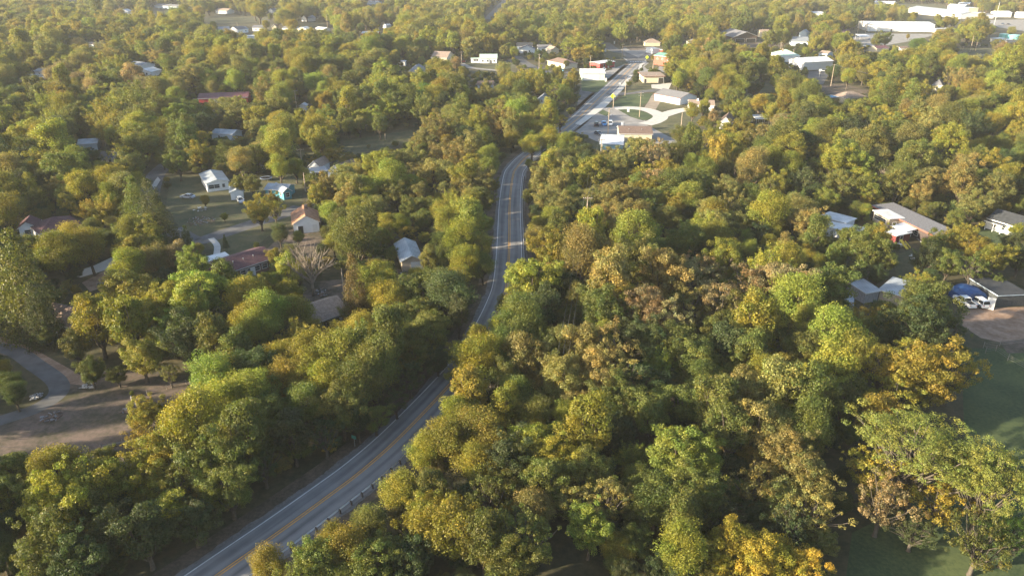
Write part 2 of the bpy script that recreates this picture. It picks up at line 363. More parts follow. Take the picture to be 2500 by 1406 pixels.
sheet('field', [(730,50),(790,50),(790,64),(735,66)], GRASS, 0.006)
sheet('lawn', [(1130,152),(1250,152),(1262,166),(1180,172),(1140,166)], GRASS, 0.006)
ribbon('driveway', [(1125,155),(1150,166),(1210,172),(1250,176)], 5, GRAV, 0.014)
ribbon('side_street', [(1245,-8),(1228,8),(1208,28),(1190,48)], 9, ASPH, 0.010)
ribbon('side_street', [(1340,190),(1400,182),(1470,176)], 5, ASPH, 0.012, clear=False)
# ============================================================ BUILDINGS
WHITE = mat('white_siding', (0.68, 0.68, 0.68), 0.7, 0.05, 1.0, stripes=(2, 0.25, 0.12))
CREAM = mat('cream_siding', (0.50, 0.44, 0.32), 0.7, 0.06, 1.0, stripes=(2, 0.25, 0.12))
TANW = mat('tan_siding', (0.42, 0.34, 0.26), 0.75, 0.1, 1.0, stripes=(2, 0.3, 0.12))
NAVY = mat('navy_siding', (0.045, 0.065, 0.11), 0.7, 0.1, 1.0, stripes=(2, 0.2, 0.2))
TEALW = mat('teal_siding', (0.07, 0.24, 0.29), 0.7, 0.1, 1.0, stripes=(2, 0.25, 0.15))
BLUEW = mat('pale_blue_siding', (0.38, 0.46, 0.54), 0.7, 0.08, 1.0, stripes=(2, 0.25, 0.12))
BRICK = mat('brown_brick', (0.16, 0.105, 0.085), 0.9, 0.35, 6.0, bump=0.3)
REDB = mat('red_brick', (0.30, 0.085, 0.06), 0.85, 0.25, 3.0, bump=0.3)
REDW = mat('red_painted_metal', (0.38, 0.05, 0.05), 0.6, 0.12, 1.0, stripes=(0, 0.6, 0.2))
BROWNW = mat('dark_brown_wall', (0.10, 0.07, 0.055), 0.85, 0.2, 1.5)
MINT = mat('mint_metal_siding', (0.48, 0.57, 0.50), 0.6, 0.05, 0.8, stripes=(0, 0.5, 0.1))
WMETAL = mat('white_metal_siding', (0.58, 0.58, 0.57), 0.5, 0.04, 0.5, stripes=(0, 0.8, 0.1))
GALV = mat('galvanised_roof_metal', (0.30, 0.325, 0.35), 0.5, 0.25, 0.4, metal=0.25, stripes=(0, 0.6, 0.2))
WROOF = mat('white_metal_roof', (0.50, 0.51, 0.52), 0.5, 0.22, 0.4, stripes=(0, 0.7, 0.12))
GREYSH = mat('grey_shingles', (0.13, 0.13, 0.14), 0.9, 0.25, 2.5, bump=0.3, fine=4.0)
BLUESH = mat('slate_blue_shingles', (0.17, 0.19, 0.22), 0.9, 0.2, 2.0, bump=0.3, fine=4.0)
BRNSH = mat('brown_shingles', (0.135, 0.095, 0.078), 0.9, 0.3, 2.5, bump=0.3, fine=4.0)
TANSH = mat('tan_shingles', (0.23, 0.175, 0.14), 0.9, 0.2, 2.0, bump=0.3, fine=4.0)
RUSTSH = mat('rust_stained_shingles', (0.24, 0.12, 0.07), 0.9, 0.3, 0.8, bump=0.3, col2=(0.40, 0.21, 0.12), fine=3.0)
MARSH = mat('maroon_shingles', (0.085, 0.042, 0.047), 0.9, 0.25, 2.0, bump=0.3, fine=4.0)
REDR = mat('red_metal_roof', (0.13, 0.05, 0.055), 0.6, 0.2, 0.6, stripes=(0, 0.6, 0.15))
GRNR = mat('green_metal_roof', (0.13, 0.27, 0.22), 0.55, 0.12, 0.5, stripes=(0, 0.6, 0.15))
PGRNR = mat('pale_green_metal_roof', (0.36, 0.47, 0.40), 0.55, 0.08, 0.5, stripes=(0, 0.6, 0.12))
DKR = mat('dark_grey_roof', (0.032, 0.035, 0.04), 0.8, 0.25, 1.2)
TRIM = mat('white_trim', (0.58, 0.58, 0.57), 0.6, 0.05, 2.0)
RTRIM = mat('red_trim', (0.35, 0.10, 0.07), 0.6, 0.1, 2.0)
FND = mat('blockwork', (0.26, 0.25, 0.24), 0.9, 0.2, 3.0)
GDOOR = mat('white_door_panel', (0.62, 0.62, 0.61), 0.55, 0.04, 1.0, stripes=(2, 0.55, 0.1))
DKDOOR = mat('dark_doorway', (0.025, 0.022, 0.02), 0.8, 0.2, 2.0)
STEEL = mat('grey_steel', (0.35, 0.36, 0.37), 0.45, 0.1, 2.0, metal=0.7)
POLEW = mat('weathered_pole_timber', (0.30, 0.24, 0.18), 0.9, 0.25, 3.0)
def glassmat():
    m = bpy.data.materials.new('window_glass'); m.use_nodes = True; b = m.node_tree.nodes['Principled BSDF']
    b.inputs['Base Color'].default_value = (0.02, 0.025, 0.03, 1); b.inputs['Roughness'].default_value = 0.08; b.inputs['Specular IOR Level'].default_value = 0.6
    return m
GLASS = glassmat()
def opening(M, face, w_, d, u, z, ww, hh, kind, root, off):
    # local frame of the wall: origin, along, outward
    if face == 'f': o_, a, n = Vector((u*w_, 0, 0)), Vector((1,0,0)), Vector((0,-1,0))
    elif face == 'l': o_, a, n = Vector((0, u*d, 0)), Vector((0,1,0)), Vector((-1,0,0))
    elif face == 'r': o_, a, n = Vector((w_, u*d, 0)), Vector((0,1,0)), Vector((1,0,0))
    else: o_, a, n = Vector((u*w_, d, 0)), Vector((1,0,0)), Vector((0,1,0))
    def bx(mb, u0, u1, z0, z1, t0, t1):
        q = []
        for zz in (z0, z1):
            for (uu, tt) in ((u0,t0),(u1,t0),(u1,t1),(u0,t1)): q.append(M @ (o_ + a*uu + n*tt + Vector((0,0,zz))) - off)
        b_ = len(mb.v); mb.v += [tuple(p) for p in q]
        for f in [(0,3,2,1),(4,5,6,7),(0,1,5,4),(1,2,6,5),(2,3,7,6),(3,0,4,7)]: mb.f.append(tuple(b_+i for i in f)); mb.m.append(0)
    if kind == 'window':
        fr = MB(); t = 0.10
        bx(fr, -t, ww+t, z-t, z, 0.003, 0.07); bx(fr, -t, ww+t, z+hh, z+hh+t, 0.003, 0.07)
        bx(fr, -t, 0, z, z+hh, 0.003, 0.07); bx(fr, ww, ww+t, z, z+hh, 0.003, 0.07); bx(fr, 0, ww, z+hh/2-0.03, z+hh/2+0.03, 0.03, 0.06)
        f = fr.build('window', TRIM, root)
        g = MB(); bx(g, 0.002, ww-0.002, z+0.002, z+hh-0.002, 0.004, 0.028); p = g.build('pane', GLASS, f)
    else:
        m = {'door': GDOOR, 'garage': GDOOR, 'dark': DKDOOR}[kind]
        g = MB(); bx(g, 0, ww, z, z+hh, 0.004, 0.06)
        dn = g.build('garage_door' if kind == 'garage' else 'door', m, root)
        fr = MB(); t = 0.12
        bx(fr, -t, 0, z, z+hh+t, 0.004, 0.09); bx(fr, ww, ww+t, z, z+hh+t, 0.004, 0.09); bx(fr, 0, ww, z+hh, z+hh+t, 0.004, 0.09)
        fr.build('door_frame', TRIM, dn)
def house(A, B, d, h, roof, rise, wm, rm, feats=(), hz=0.0, root=None, name='house', label='', cat='house', group=None,
          oh=0.4, walls=True, chimney=None, posts=0, vents=0, trim=TRIM, base=None, thick=0.16, swap=False):
    a, b_ = P(*A, hz), P(*B, hz); a.z = b_.z = 0
    M, w_ = frame_of(a, b_)
    if root is None:
        ctr = M @ Vector((w_/2, d/2, 0)); root = thing(name, label, cat, (ctr.x, ctr.y, 0), 0, group)
        for fx in np.linspace(0, 1, max(2, int(w_/3))):
            for fy in (0, 0.5, 1):
                for fz in (0.5, 1.0):
                    q = M @ Vector((fx*w_, fy*d, fz*(h+rise*0.5))); s = proj(q); CLEAR.append((s[0], s[1], q.y))
    off = Vector(root.location)
    T = Matrix.Translation(-off) @ M
    # walls
    if walls:
        mb = MB(); z0 = 0.0
        if base: bb = MB(); bb.box(-0.03, w_+0.03, -0.03, d+0.03, 0, base[1], T); bb.build('foundation', base[0], root); z0 = base[1]
        mb.box(0, w_, 0, d, z0, h, T)
        if roof == 'x':
            for x in (0.0, w_): mb.poly([(x, 0, h), (x, d, h), (x, d/2, h+rise)], T)
        if roof == 'y':
            for y in (0.0, d): mb.poly([(0, y, h), (w_, y, h), (w_/2, y, h+rise)], T)
        mb.build('wall', wm, root)
    # roof with thickness, overhang and fascia
    rf = MB(); e = oh; t = thick; lift = 0.02
    def slab(q):
        top = [Vector(p) + Vector((0,0,t+lift)) for p in q]; bot = [Vector(p) + Vector((0,0,lift)) for p in q]; n = len(q)
        k = len(rf.v); rf.v += [tuple(T @ p) for p in top] + [tuple(T @ p) for p in bot]
        rf.f.append(tuple(range(k, k+n))); rf.m.append(0); rf.f.append(tuple(range(k+n, k+2*n))[::-1]); rf.m.append(1)
        for i in range(n): j = (i+1) % n; rf.f.append((k+i, k+n+i, k+n+j, k+j)); rf.m.append(1)
    if roof == 'x':
        s = rise/(d/2)
        slab([(-e,-e,h-e*s),(w_+e,-e,h-e*s),(w_+e,d/2,h+rise),(-e,d/2,h+rise)]); slab([(w_+e,d+e,h-e*s),(-e,d+e,h-e*s),(-e,d/2,h+rise),(w_+e,d/2,h+rise)])
    elif roof == 'y':
        s = rise/(w_/2)
        slab([(-e,d+e,h-e*s),(-e,-e,h-e*s),(w_/2,-e,h+rise),(w_/2,d+e,h+rise)]); slab([(w_+e,-e,h-e*s),(w_+e,d+e,h-e*s),(w_/2,d+e,h+rise),(w_/2,-e,h+rise)])
    elif roof == 'hip':
        k = min(w_, d)/2
        if w_ >= d: r1, r2 = (k, d/2, h+rise), (w_-k, d/2, h+rise)
        else: r1, r2 = (w_/2, k, h+rise), (w_/2, d-k, h+rise)
        s = rise/k; c = [(-e,-e,h-e*s),(w_+e,-e,h-e*s),(w_+e,d+e,h-e*s),(-e,d+e,h-e*s)]
        if w_ >= d: slab([c[0],c[1],r2,r1]); slab([c[1],c[2],r2]); slab([c[2],c[3],r1,r2]); slab([c[3],c[0],r1])
        else: slab([c[0],c[1],r1]); slab([c[1],c[2],r2,r1]); slab([c[2],c[3],r2]); slab([c[3],c[0],r1,r2])
    elif roof == 'shed': slab([(-e,-e,h),(w_+e,-e,h),(w_+e,d+e,h+rise),(-e,d+e,h+rise)])
    else: slab([(-e,-e,h),(w_+e,-e,h),(w_+e,d+e,h),(-e,d+e,h)])
    ro = rf.build('roof', [rm, trim], root)
    # corrugation and shingle courses run along the house, not the map
    if chimney:
        cb = MB(); cx, cy = chimney[0]*w_, chimney[1]*d; cb.box(cx-0.4, cx+0.4, cy-0.4, cy+0.4, h, h+rise+0.9, T); cb.build('chimney', chimney[2], ro)
    for i in range(vents):
        vb = MB(); q = T @ Vector((w_*(0.3+0.4*i/max(1, vents-1)), d*0.25, h+rise*0.5)); vb.lathe([(0.001,0.65),(0.16,0.62),(0.16,0.52),(0.09,0.50),(0.09,-0.1)], 8, tuple(q)); vb.build('roof_vent', STEEL, ro)
    if posts:
        for i in range(posts):
            for y in ((0.1,) if posts > 5 else (0.1, d-0.1)):
                pb = MB(); x = 0.1+(w_-0.2)*i/max(1, posts-1); pb.box(x-0.07, x+0.07, y-0.07, y+0.07, 0, h+0.02, T); pb.build('post', trim, root)
    for f in feats:
        face, u, z, ww, hh, kind = f; opening(M, face, w_, d, u, z, ww, hh, kind, root, off)
    return root
def win(face, *us, z=1.0, w=1.0, h=1.1): return [(face, u, z, w, h, 'window') for u in us]
H_ = house
# --- left neighbourhood
H_((716,547),(778,541),9.5,2.9,'y',1.9,WHITE,RUSTSH,[('f',.17,0,1.3,2.1,'dark'),('f',.76,0,.95,2.05,'door')]+win('l',.15,.5,.8),hz=2.9,label='small white house with rust brown gable roof and dark open doorway beside the highway woods',chimney=(.6,.8,BRICK))
H_((504,449),(557,442),13,2.8,'y',0.9,WHITE,GALV,win('f',.08,.33,w=1.6,h=1.2)+win('f',.7,w=.8)+win('l',.2,.45,.7,.9),hz=2.8,name='mobile_home',cat='mobile home',label='white mobile home with long pale ridged metal roof beside the street')
H_((565,489),(596,486),7,2.5,'y',.6,WHITE,GALV,[('f',.35,0,2.2,2.0,'garage')],name='garage',cat='garage',label='small white garage with a hatchback parked at its door')
r=H_((650,481),(700,484),6,2.5,'x',1.0,TEALW,GALV,win('f',.15,.75),name='cottage',label='teal cottage with pale metal roof and white trimmed front wing')
H_((694,489),(713,485),7.5,2.6,'y',1.0,TEALW,GALV,win('f',.3,z=.8,w=1.1,h=1.3)+win('l',.2),root=r)
r=H_((800,418),(838,424),9,2.7,'y',2.4,WHITE,BRNSH,win('f',.2,.65)+win('l',.3,.7),hz=2.7,label='white house with steep brown roof and a grey carport joined on its left')
H_((754,424),(801,418),6,2.3,'flat',.2,WHITE,GALV,hz=2.3,root=r,walls=False,posts=4)
H_((755,405),(780,407),7,2.4,'y',1.8,WHITE,TANSH,[('f',.1,0,1.2,2,'dark')],hz=2.4,name='shed',cat='shed',label='small white gabled shed with tan roof behind the grey carport')
r=H_((545,669),(668,629),9,2.8,'x',1.5,BRICK,MARSH,win('f',.15,.32,.45,.6,.75,.9,w=1.3)+[('f',.52,0,1,2.1,'door')],hz=2.8,name='brick_house',label='long low brick house with maroon shingle roof and white gutters',vents=3)
H_((512,640),(560,628),3.4,2.4,'flat',0,TRIM,WROOF,hz=2.4,root=r,walls=False,posts=3)
H_((98,570),(199,547),9.5,2.8,'hip',2.0,WHITE,MARSH,win('f',.2,.5,.75,w=1.6)+win('l',.3,.7),hz=2.8,label='white house with dark maroon hipped roof between golden trees at far left')
H_((52,582),(95,577),6,2.8,'y',1.4,WHITE,MARSH,win('f',.3,w=1.4),hz=0,name='outbuilding',cat='outbuilding',label='low white outbuilding in front of the maroon hipped roof house')
H_((203,806),(268,776),12,2.8,'y',2.0,BLUEW,BRNSH,win('f',.3,.7)+win('l',.3,.6),hz=2.8,label='house with broad grey brown roof half hidden by golden oaks')
H_((981,638),(1030,633),12,2.8,'y',1.2,TANW,GALV,[('f',.46,0,2.9,2.2,'garage')],hz=2.8,name='garage',cat='garage',label='tan garage with pale metal roof and white door, deep in the trees by the highway')
H_((768,787),(848,760),8.5,2.9,'x',1.9,NAVY,TANSH,[('f',.33,.7,.9,1.1,'window'),('f',.75,0,1,2,'door')],hz=2.9,name='cottage',label='navy blue house with tan shingle roof beside the tall brown cedar')
H_((-8,366),(26,362),8,2.7,'x',1.5,WHITE,GREYSH,win('f',.4,.75),label='white house with grey roof cut by the left edge of the photo')
H_((190,353),(236,350),8,2.7,'x',1.0,BLUEW,GALV,hz=2.7,label='grey metal roofed house in the trees right of the cut off white house')
H_((244,404),(278,404),8,2.7,'x',1.3,CREAM,DKR,win('f',.3,.7),label='cream house with dark roof in deep shade below the grey metal roof')
H_((519,343),(569,346),7,2.9,'x',1.0,BLUEW,GALV,win('f',.3,.65,w=.9),label='pale blue house with light metal roof in front of dark woods',vents=1)
H_((484,242),(604,238),12,3.4,'x',1.6,REDW,REDR,[('f',.3,0,4,2.8,'garage')],hz=3.4,name='barn',cat='barn',label='long dull red metal barn almost hidden in dark trees')
H_((62,199),(84,201),7,2.6,'x',1.1,WHITE,GALV,win('f',.4),label='small white roofed house, lowest of the three pale ones at far left')
H_((86,184),(112,188),7,2.6,'x',1.1,WHITE,BLUESH,win('f',.4),label='blue grey roofed house, uppermost of the three pale ones at far left')
H_((98,206),(120,204),6,2.6,'x',1.0,WHITE,WROOF,(),label='white metal roofed house, rightmost of the three pale ones at far left')
H_((314,168),(346,172),10,2.8,'x',1.3,WHITE,BLUESH,win('f',.3,.7),label='blue grey roofed house left of its white twin beyond the barn woods')
H_((334,186),(370,188),9,2.8,'y',1.6,WHITE,WROOF,win('f',.3,.65,w=1.3),label='white gabled house right of the tan feathery tree')
H_((190,108),(228,110),10,2.8,'x',1.2,BLUEW,TANSH,hz=2.8,label='low tan roofed house beneath a leaning utility pole at far left')
# --- far left top
H_((290,36),(314,36),12,3.2,'y',2.4,WHITE,WROOF,win('f',.3,.65),label='white gabled house, highest white one in the upper left woods')
H_((378,20),(432,24),14,3.2,'x',2.0,BLUEW,GREYSH,(),label='wide grey roofed house beside a small white gable at upper left')
H_((440,25),(456,25),9,3.0,'y',2.0,WHITE,GREYSH,(),label='narrow white gabled house next to the wide grey roof')
H_((527,34),(556,35),12,3.4,'x',2.4,WHITE,TANSH,win('f',.2,.5,.75),label='white house with pinkish brown roof above the pale green field')
H_((500,-2),(520,-2),10,3.2,'x',2.0,CREAM,TANSH,(),label='tan roofed house on the top edge of the photo at left')
H_((537,82),(562,81),12,3.6,'x',1.6,BLUEW,BLUESH,win('f',.2,.6),label='blue grey house at the left end of the white cluster')
H_((562,82),(581,83),12,3.4,'y',2.4,WHITE,GREYSH,win('f',.4),label='bright white gable beside the tall pole in the white cluster')
H_((582,82),(607,80),9,3.2,'x',1.8,WHITE,BLUESH,win('f',.2,.45,.7),label='white long walled house joined behind the bright white gable')
H_((617,77),(641,77),10,3.2,'x',1.8,WHITE,GREYSH,win('f',.3,.7),label='white house at the right end of the white cluster')
H_((606,97),(627,96),8,2.6,'flat',.2,WHITE,WROOF,(),name='shed',cat='shed',label='flat white roofed shed in front of the white cluster')
H_((664,73),(675,73),7,2.8,'y',1.8,CREAM,TANSH,(),label='tiny cream gable peeping from trees right of the white cluster')
H_((690,78),(717,79),10,3.0,'x',1.6,BLUEW,GREYSH,(),label='dark grey roofed house under the big two tone yellow tree')
H_((727,79),(748,80),8,3.0,'y',1.6,CREAM,WROOF,(),label='cream fronted house just right of the two tone yellow tree')
H_((771,77),(793,79),7,2.8,'x',1.0,WHITE,WROOF,(),name='shed',cat='shed',label='long white shed at the foot of the tall lamp pole')
H_((737,53),(750,54),12,3.4,'y',2.6,WHITE,BLUESH,win('f',.35),label='white gabled house with porch half hidden right of the two tone tree')
H_((656,32),(668,33),8,3.0,'y',2.0,WHITE,GREYSH,(),label='sliver of white gable above the two tone yellow tree')
H_((896,12),(920,13),12,3.2,'x',1.8,BLUEW,BLUESH,(),label='grey roofed house alone on the top edge of the photo')
r=H_((884,92),(923,92),12,3.4,'x',1.0,REDW,WROOF,win('f',.15,.4,.7),name='barn',cat='barn',label='bright red building with white roof among yellow trees')
H_((900,99),(930,100),6,2.4,'flat',.2,WHITE,WROOF,(),root=r)
H_((934,69),(944,70),6,2.6,'y',1.2,WHITE,WROOF,(),name='shed',cat='shed',label='tiny white shed up and right of the red building')
# --- middle
H_((970,163),(989,163),6,3.0,'flat',.2,WHITE,WROOF,win('f',.15,.5,w=.9),name='trailer',cat='trailer',label='small white box trailer up and left of the blue based house')
r=H_((998,192),(1026,193),13,4.2,'hip',3.2,WHITE,BLUESH,win('f',.3,z=1.6,w=1.1,h=1.4),label='white house with slate roof standing on a bright blue base',base=(mat('bright_blue_base', (0.03,0.16,0.42), .6, .1), 1.3))
H_((1026,183),(1058,176),7,2.8,'x',1.2,WHITE,GALV,(),root=r)
H_((1091,157),(1108,150),11,4.0,'y',3.2,CREAM,TANSH,win('f',.3,z=2.6,w=.8)+win('l',.3,.7),label='tall cream gabled house with pinkish roof left of the green roofed house')
r=H_((1172,155),(1213,155),9,3.2,'x',2.2,WHITE,PGRNR,win('f',.12,.4,.8)+[('f',.6,0,1,2.1,'dark')],label='long white house with pale green metal roof above a gravel drive')
H_((1150,154),(1171,154),6,2.6,'flat',.2,WHITE,PGRNR,win('f',.3,.5,.7,w=.9,h=1.4),root=r)
H_((1166,208),(1204,208),8,2.8,'x',1.5,BLUEW,BRNSH,hz=2.8,label='brown roofed house low in dark trees below the gravel drive')
H_((733,272),(747,272),4,2.6,'y',.8,WHITE,WROOF,(),name='shed',cat='shed',label='small white shed alone in dark woods near a thin pole')
H_((1268,131),(1306,131),9,3.0,'y',2.2,WHITE,GREYSH,win('f',.25,.6),label='white gabled house in front of the long dark roof')
H_((1262,114),(1300,114),11,3.0,'x',2.2,BLUEW,DKR,hz=3,label='house with long dark roof behind the white gabled one')
H_((1313,127),(1347,127),9,3.0,'x',1.6,WHITE,GREYSH,win('f',.3,.7),label='low grey roofed house beside the small tan gable')
H_((1346,133),(1364,132),9,3.0,'y',2.2,CREAM,TANSH,(),label='small tan gabled house tucked against the big oak clump')
H_((1337,160),(1379,169),10,3.0,'hip',2.2,CREAM,BRNSH,win('f',.15,.4,.65),label='cream house with brown hipped roof behind the parked blue van')
H_((1421,197),(1476,197),17,4.0,'x',1.5,MINT,WROOF,[('f',.07,0,4.6,3.4,'garage'),('f',.43,0,4.4,3.4,'garage'),('l',.7,0,1,2.1,'door')],name='workshop',cat='workshop',label='pale mint metal workshop with white roof and two big doors by the road')
H_((1464,169),(1500,164),9,3.4,'x',.5,REDW,WROOF,[('f',.25,0,1.3,2.6,'window'),('f',.55,0,1.4,2.4,'door')],name='shop',cat='shop',label='small red shop with white roof beside the crossroads')
H_((1596,158),(1642,164),11,6.0,'x',1.4,REDB,GRNR,win('f',.15,.4,.7,z=3.6)+win('l',.3,.7,z=3.4),name='brick_building',cat='building',label='two storey red brick building with green roof by the crosswalk')
r=H_((1592,132),(1610,131),9,3.4,'flat',.2,WHITE,WROOF,(),name='shop',cat='shop',label='white and red flat roofed shop behind the red brick building')
H_((1611,132),(1619,133),8,3.0,'flat',.2,REDW,WROOF,(),root=r)
H_((1570,203),(1619,203),15,3.8,'flat',.2,CREAM,TANSH,[('f',.05,0,1.2,2.2,'dark'),('f',.75,0,3,2.8,'dark')],name='shop',cat='shop',label='cream brick shop with flat tan roof behind the lone round tree',trim=mat('pink_fascia', (0.42,0.22,0.18), .7, .1),oh=1.0,vents=2)
H_((1659,257),(1700,250),17,3.2,'y',2.0,WHITE,GREYSH,[('l',.12,.1,3.2,2.6,'garage'),('l',.42,.1,3.2,2.6,'garage'),('l',.7,.1,3.2,2.6,'garage')],name='garage_block',cat='garage',label='white garage block with grey gable roof and a row of white doors',trim=RTRIM)
H_((1681,270),(1742,272),9,2.8,'x',1.5,WHITE,TANSH,win('f',.2,.5),label='tan roofed house just below the white garage block',chimney=(.35,.4,TRIM))
H_((1513,327),(1592,328),12,3.2,'x',1.8,CREAM,BRNSH,win('f',.3,.6),hz=3.2,name='shop',cat='shop',label='long brown roofed building with cream gable beside the car park',vents=2)
H_((1466,352),(1520,354),16,3.2,'x',.8,mat('aqua_wall', (0.20,0.36,0.40), .7, .1),WROOF,win('f',.3,.7),hz=3.2,name='warehouse',cat='warehouse',label='aqua walled building with broad white roof at the forest edge')
H_((1310,262),(1337,263),9,3.4,'y',2.0,BLUEW,BLUESH,win('f',.4,z=2.6,w=.8),label='grey gabled house buried in trees left of the highway bend')
H_((1575,104),(1612,104),10,3.0,'hip',2.2,CREAM,TANSH,(),hz=3,label='tan hipped roof behind the dark hedge above the crossroads')
H_((1682,104),(1706,104),9,3.0,'hip',2.0,BLUEW,GREYSH,hz=3,label='grey hipped roof mostly hidden right of the tan hipped one')
# --- right, far
r=H_((1791,104),(1847,103),30,4.6,'y',3.6,BROWNW,GREYSH,[('f',.08,0,8,2.8,'dark'),('f',.55,0,8,2.8,'dark')],name='church_hall',cat='hall',label='broad grey gable roofed hall with dark porch at upper right',oh=1.5,posts=0)
H_((1856,92),(1878,92),9,3.6,'x',2.6,CREAM,TANSH,(),label='small tan roofed house right of the grey roofed hall')
H_((2118,77),(2279,79),34,6.4,'x',1.4,WMETAL,WROOF,[('f',.05,0,5,3.6,'garage'),('f',.35,0,1.2,2.2,'dark'),('f',.5,0,6,4,'garage')],name='warehouse',cat='warehouse',label='huge bright white metal warehouse at upper right')
H_((1961,173),(2031,169),15,5.0,'x',2.0,WMETAL,WROOF,(),name='warehouse',cat='warehouse',label='white metal warehouse with white SUV parked at its wall')
H_((1899,152),(1951,152),16,4.2,'hip',3.2,WHITE,PGRNR,win('f',.1),name='shop',cat='shop',label='white building with pale green hipped roof against the white warehouse',chimney=(.3,.4,TANSH))
H_((1932,112),(1972,113),16,3.2,'x',3.0,BLUEW,BLUESH,(),label='house with large slate blue roof above the green hipped roof')
H_((1950,91),(1968,92),10,3.6,'y',2.4,BLUEW,GALV,(),label='pale gabled house above the large slate blue roof')
H_((2050,88),(2073,88),9,3.0,'x',1.8,CREAM,MARSH,(),label='dark maroon roofed house left of the huge white warehouse')
H_((1998,141),(2018,143),9,3.0,'x',1.4,BLUEW,TANSH,(),label='low grey house just behind the white warehouse')
H_((2098,99),(2122,99),9,3.0,'shed',1.0,TRIM,WROOF,(),name='carport',cat='canopy',walls=False,posts=3,label='open white canopy in front of the huge warehouse')
H_((2140,130),(2168,128),8,3.0,'x',1.5,CREAM,REDR,(),label='dull red roofed house below the huge warehouse')
H_((2196,131),(2216,131),8,3.6,'x',1.0,WHITE,BRNSH,(),label='bright white walled cabin beside the round green tree at right',name='cabin',cat='cabin')
r=H_((2064,240),(2116,236),10,2.9,'hip',2.0,CREAM,TANSH,win('f',.2,.5),hz=2.9,label='cream house with tan hipped roof and blue patio canopy')
H_((2028,239),(2064,237),5,2.6,'flat',.2,TRIM,mat('blue_canopy', (0.10,0.24,0.36), .6, .1),hz=2.6,root=r,walls=False,posts=4)
H_((2274,222),(2297,224),9,3.4,'hip',2.4,CREAM,GREYSH,win('f',.4),label='little grey hipped roof cottage alone in the right hand woods')
H_((1845,306),(1877,306),6,2.6,'shed',.6,TRIM,WROOF,(),name='carport',cat='canopy',walls=False,posts=3,label='open white carport in woods right of the tan roofed house')
H_((1756,316),(1782,318),12,3.0,'y',2.2,WHITE,BRNSH,(),label='brown gabled house beside the pale leafless shrub')
# --- the industrial strip at top right
IND='buildings of the pale industrial strip'
H_((2216,31),(2343,47),22,5,'x',2.5,WMETAL,GALV,(),name='industrial_building',cat='building',group=IND,label='longest pale blue grey roof of the industrial strip')
H_((2312,25),(2352,27),16,5,'x',2,BLUEW,WROOF,(),name='industrial_building',cat='building',group=IND,label='pale roofed shed behind the longest roof of the strip')
H_((2338,17),(2365,18),16,4,'x',1.5,TANW,WROOF,(),name='industrial_building',cat='building',group=IND,label='cream topped shed, farthest of the industrial strip')
H_((2362,33),(2386,33),14,6,'flat',.2,CREAM,WROOF,(),name='industrial_building',cat='building',group=IND,label='cream block with a white roof mid industrial strip')
H_((2366,44),(2403,45),14,4.5,'x',1.2,WMETAL,WROOF,[('f',.1,0,5,3.6,'dark')],name='industrial_building',cat='building',group=IND,label='white shed with one dark doorway in the industrial strip')
H_((2405,46),(2425,46),12,4,'x',1,WMETAL,GREYSH,(),name='industrial_building',cat='building',group=IND,label='grey roofed white shed right of the dark doorway shed')
H_((2434,43),(2468,43),14,5,'x',1.4,WMETAL,WROOF,(),name='industrial_building',cat='building',group=IND,label='white shed second from the right edge in the strip')
H_((2484,45),(2530,46),14,5,'x',1.4,WMETAL,WROOF,(),name='industrial_building',cat='building',group=IND,label='white shed cut by the right edge of the photo')
H_((2133,14),(2181,16),12,4.6,'x',1.2,WMETAL,WROOF,(),name='industrial_building',cat='building',group=IND,label='white shed left of the strip in trees at top')
H_((1981,42),(2010,42),12,4,'x',1.4,WHITE,WROOF,(),label='white house alone in trees left above the huge warehouse')
H_((2283,80),(2326,79),8,3,'flat',.2,WMETAL,WROOF,(),name='shed',cat='shed',label='low long white shed joined to the end of the huge warehouse')
H_((2416,103),(2456,108),10,3,'flat',.2,WMETAL,WROOF,(),name='shed',cat='shed',label='flat white roofed shed below the two teal tanks')
# --- right, near
r=H_((2131,505),(2285,579),6.5,3.0,'shed',.35,mat('shade_darkened_pink', (0.06,0.045,0.043), .8, .15),GREYSH,win('f',.1,.3,.5,.7,w=1.4)+[('f',.62,0,1.0,2.1,'dark')],hz=3.0,name='long_building',cat='building',label='long low building with dark grey roof and red fascia in the right hand woods',trim=RTRIM,thick=.35)  # pink front wall: the shade on it is painted in as a very dark base colour
H_((2212,566),(2250,556),4,2.7,'shed',.2,TRIM,WROOF,(),hz=2.7,root=r,walls=False,posts=2)
H_((2129,543),(2166,563),4.0,3.4,'flat',.1,mat('shade_darkened_cream', (.30,.26,.21), .6, .15, stripes=(2,.5,.15)),WROOF,[('f',.06,1.5,5.2,1.1,'window'),('r',.3,.2,1.0,2.0,'dark')],name='camper_trailer',cat='camper',label='old cream camper with a band of dark windows and white roof',trim=WHITE)  # camper cream, darkened in its colour to stand for shade on the wall
H_((2003,529),(2064,545),5.5,2.5,'flat',0,WHITE,WROOF,(),hz=2.5,name='metal_shed',cat='shed',label='upper of two long white metal roofs behind golden oaks at right')
H_((2008,553),(2100,569),4.6,2.5,'flat',0,WHITE,WROOF,(),hz=2.5,name='metal_shed',cat='shed',label='lower of two long white metal roofs behind golden oaks at right')
H_((2184,597),(2218,589),3.2,2.4,'flat',.1,mat('dark_red_wall', (0.14,0.03,0.03), .7, .15),WROOF,[('f',.3,0,1,2,'dark')],name='garden_shed',cat='shed',label='dark red shed with white flat roof behind yellow slides')
r=H_((2406,557),(2474,578),7.5,2.9,'x',2.0,WHITE,DKR,win('f',.2,.5,.8)+win('l',.4),label='white house with dark roof and posted porch at the right edge',oh=.3)
H_((2402,560),(2440,572),2.6,2.4,'flat',.1,TRIM,DKR,(),root=r,walls=False,posts=3)
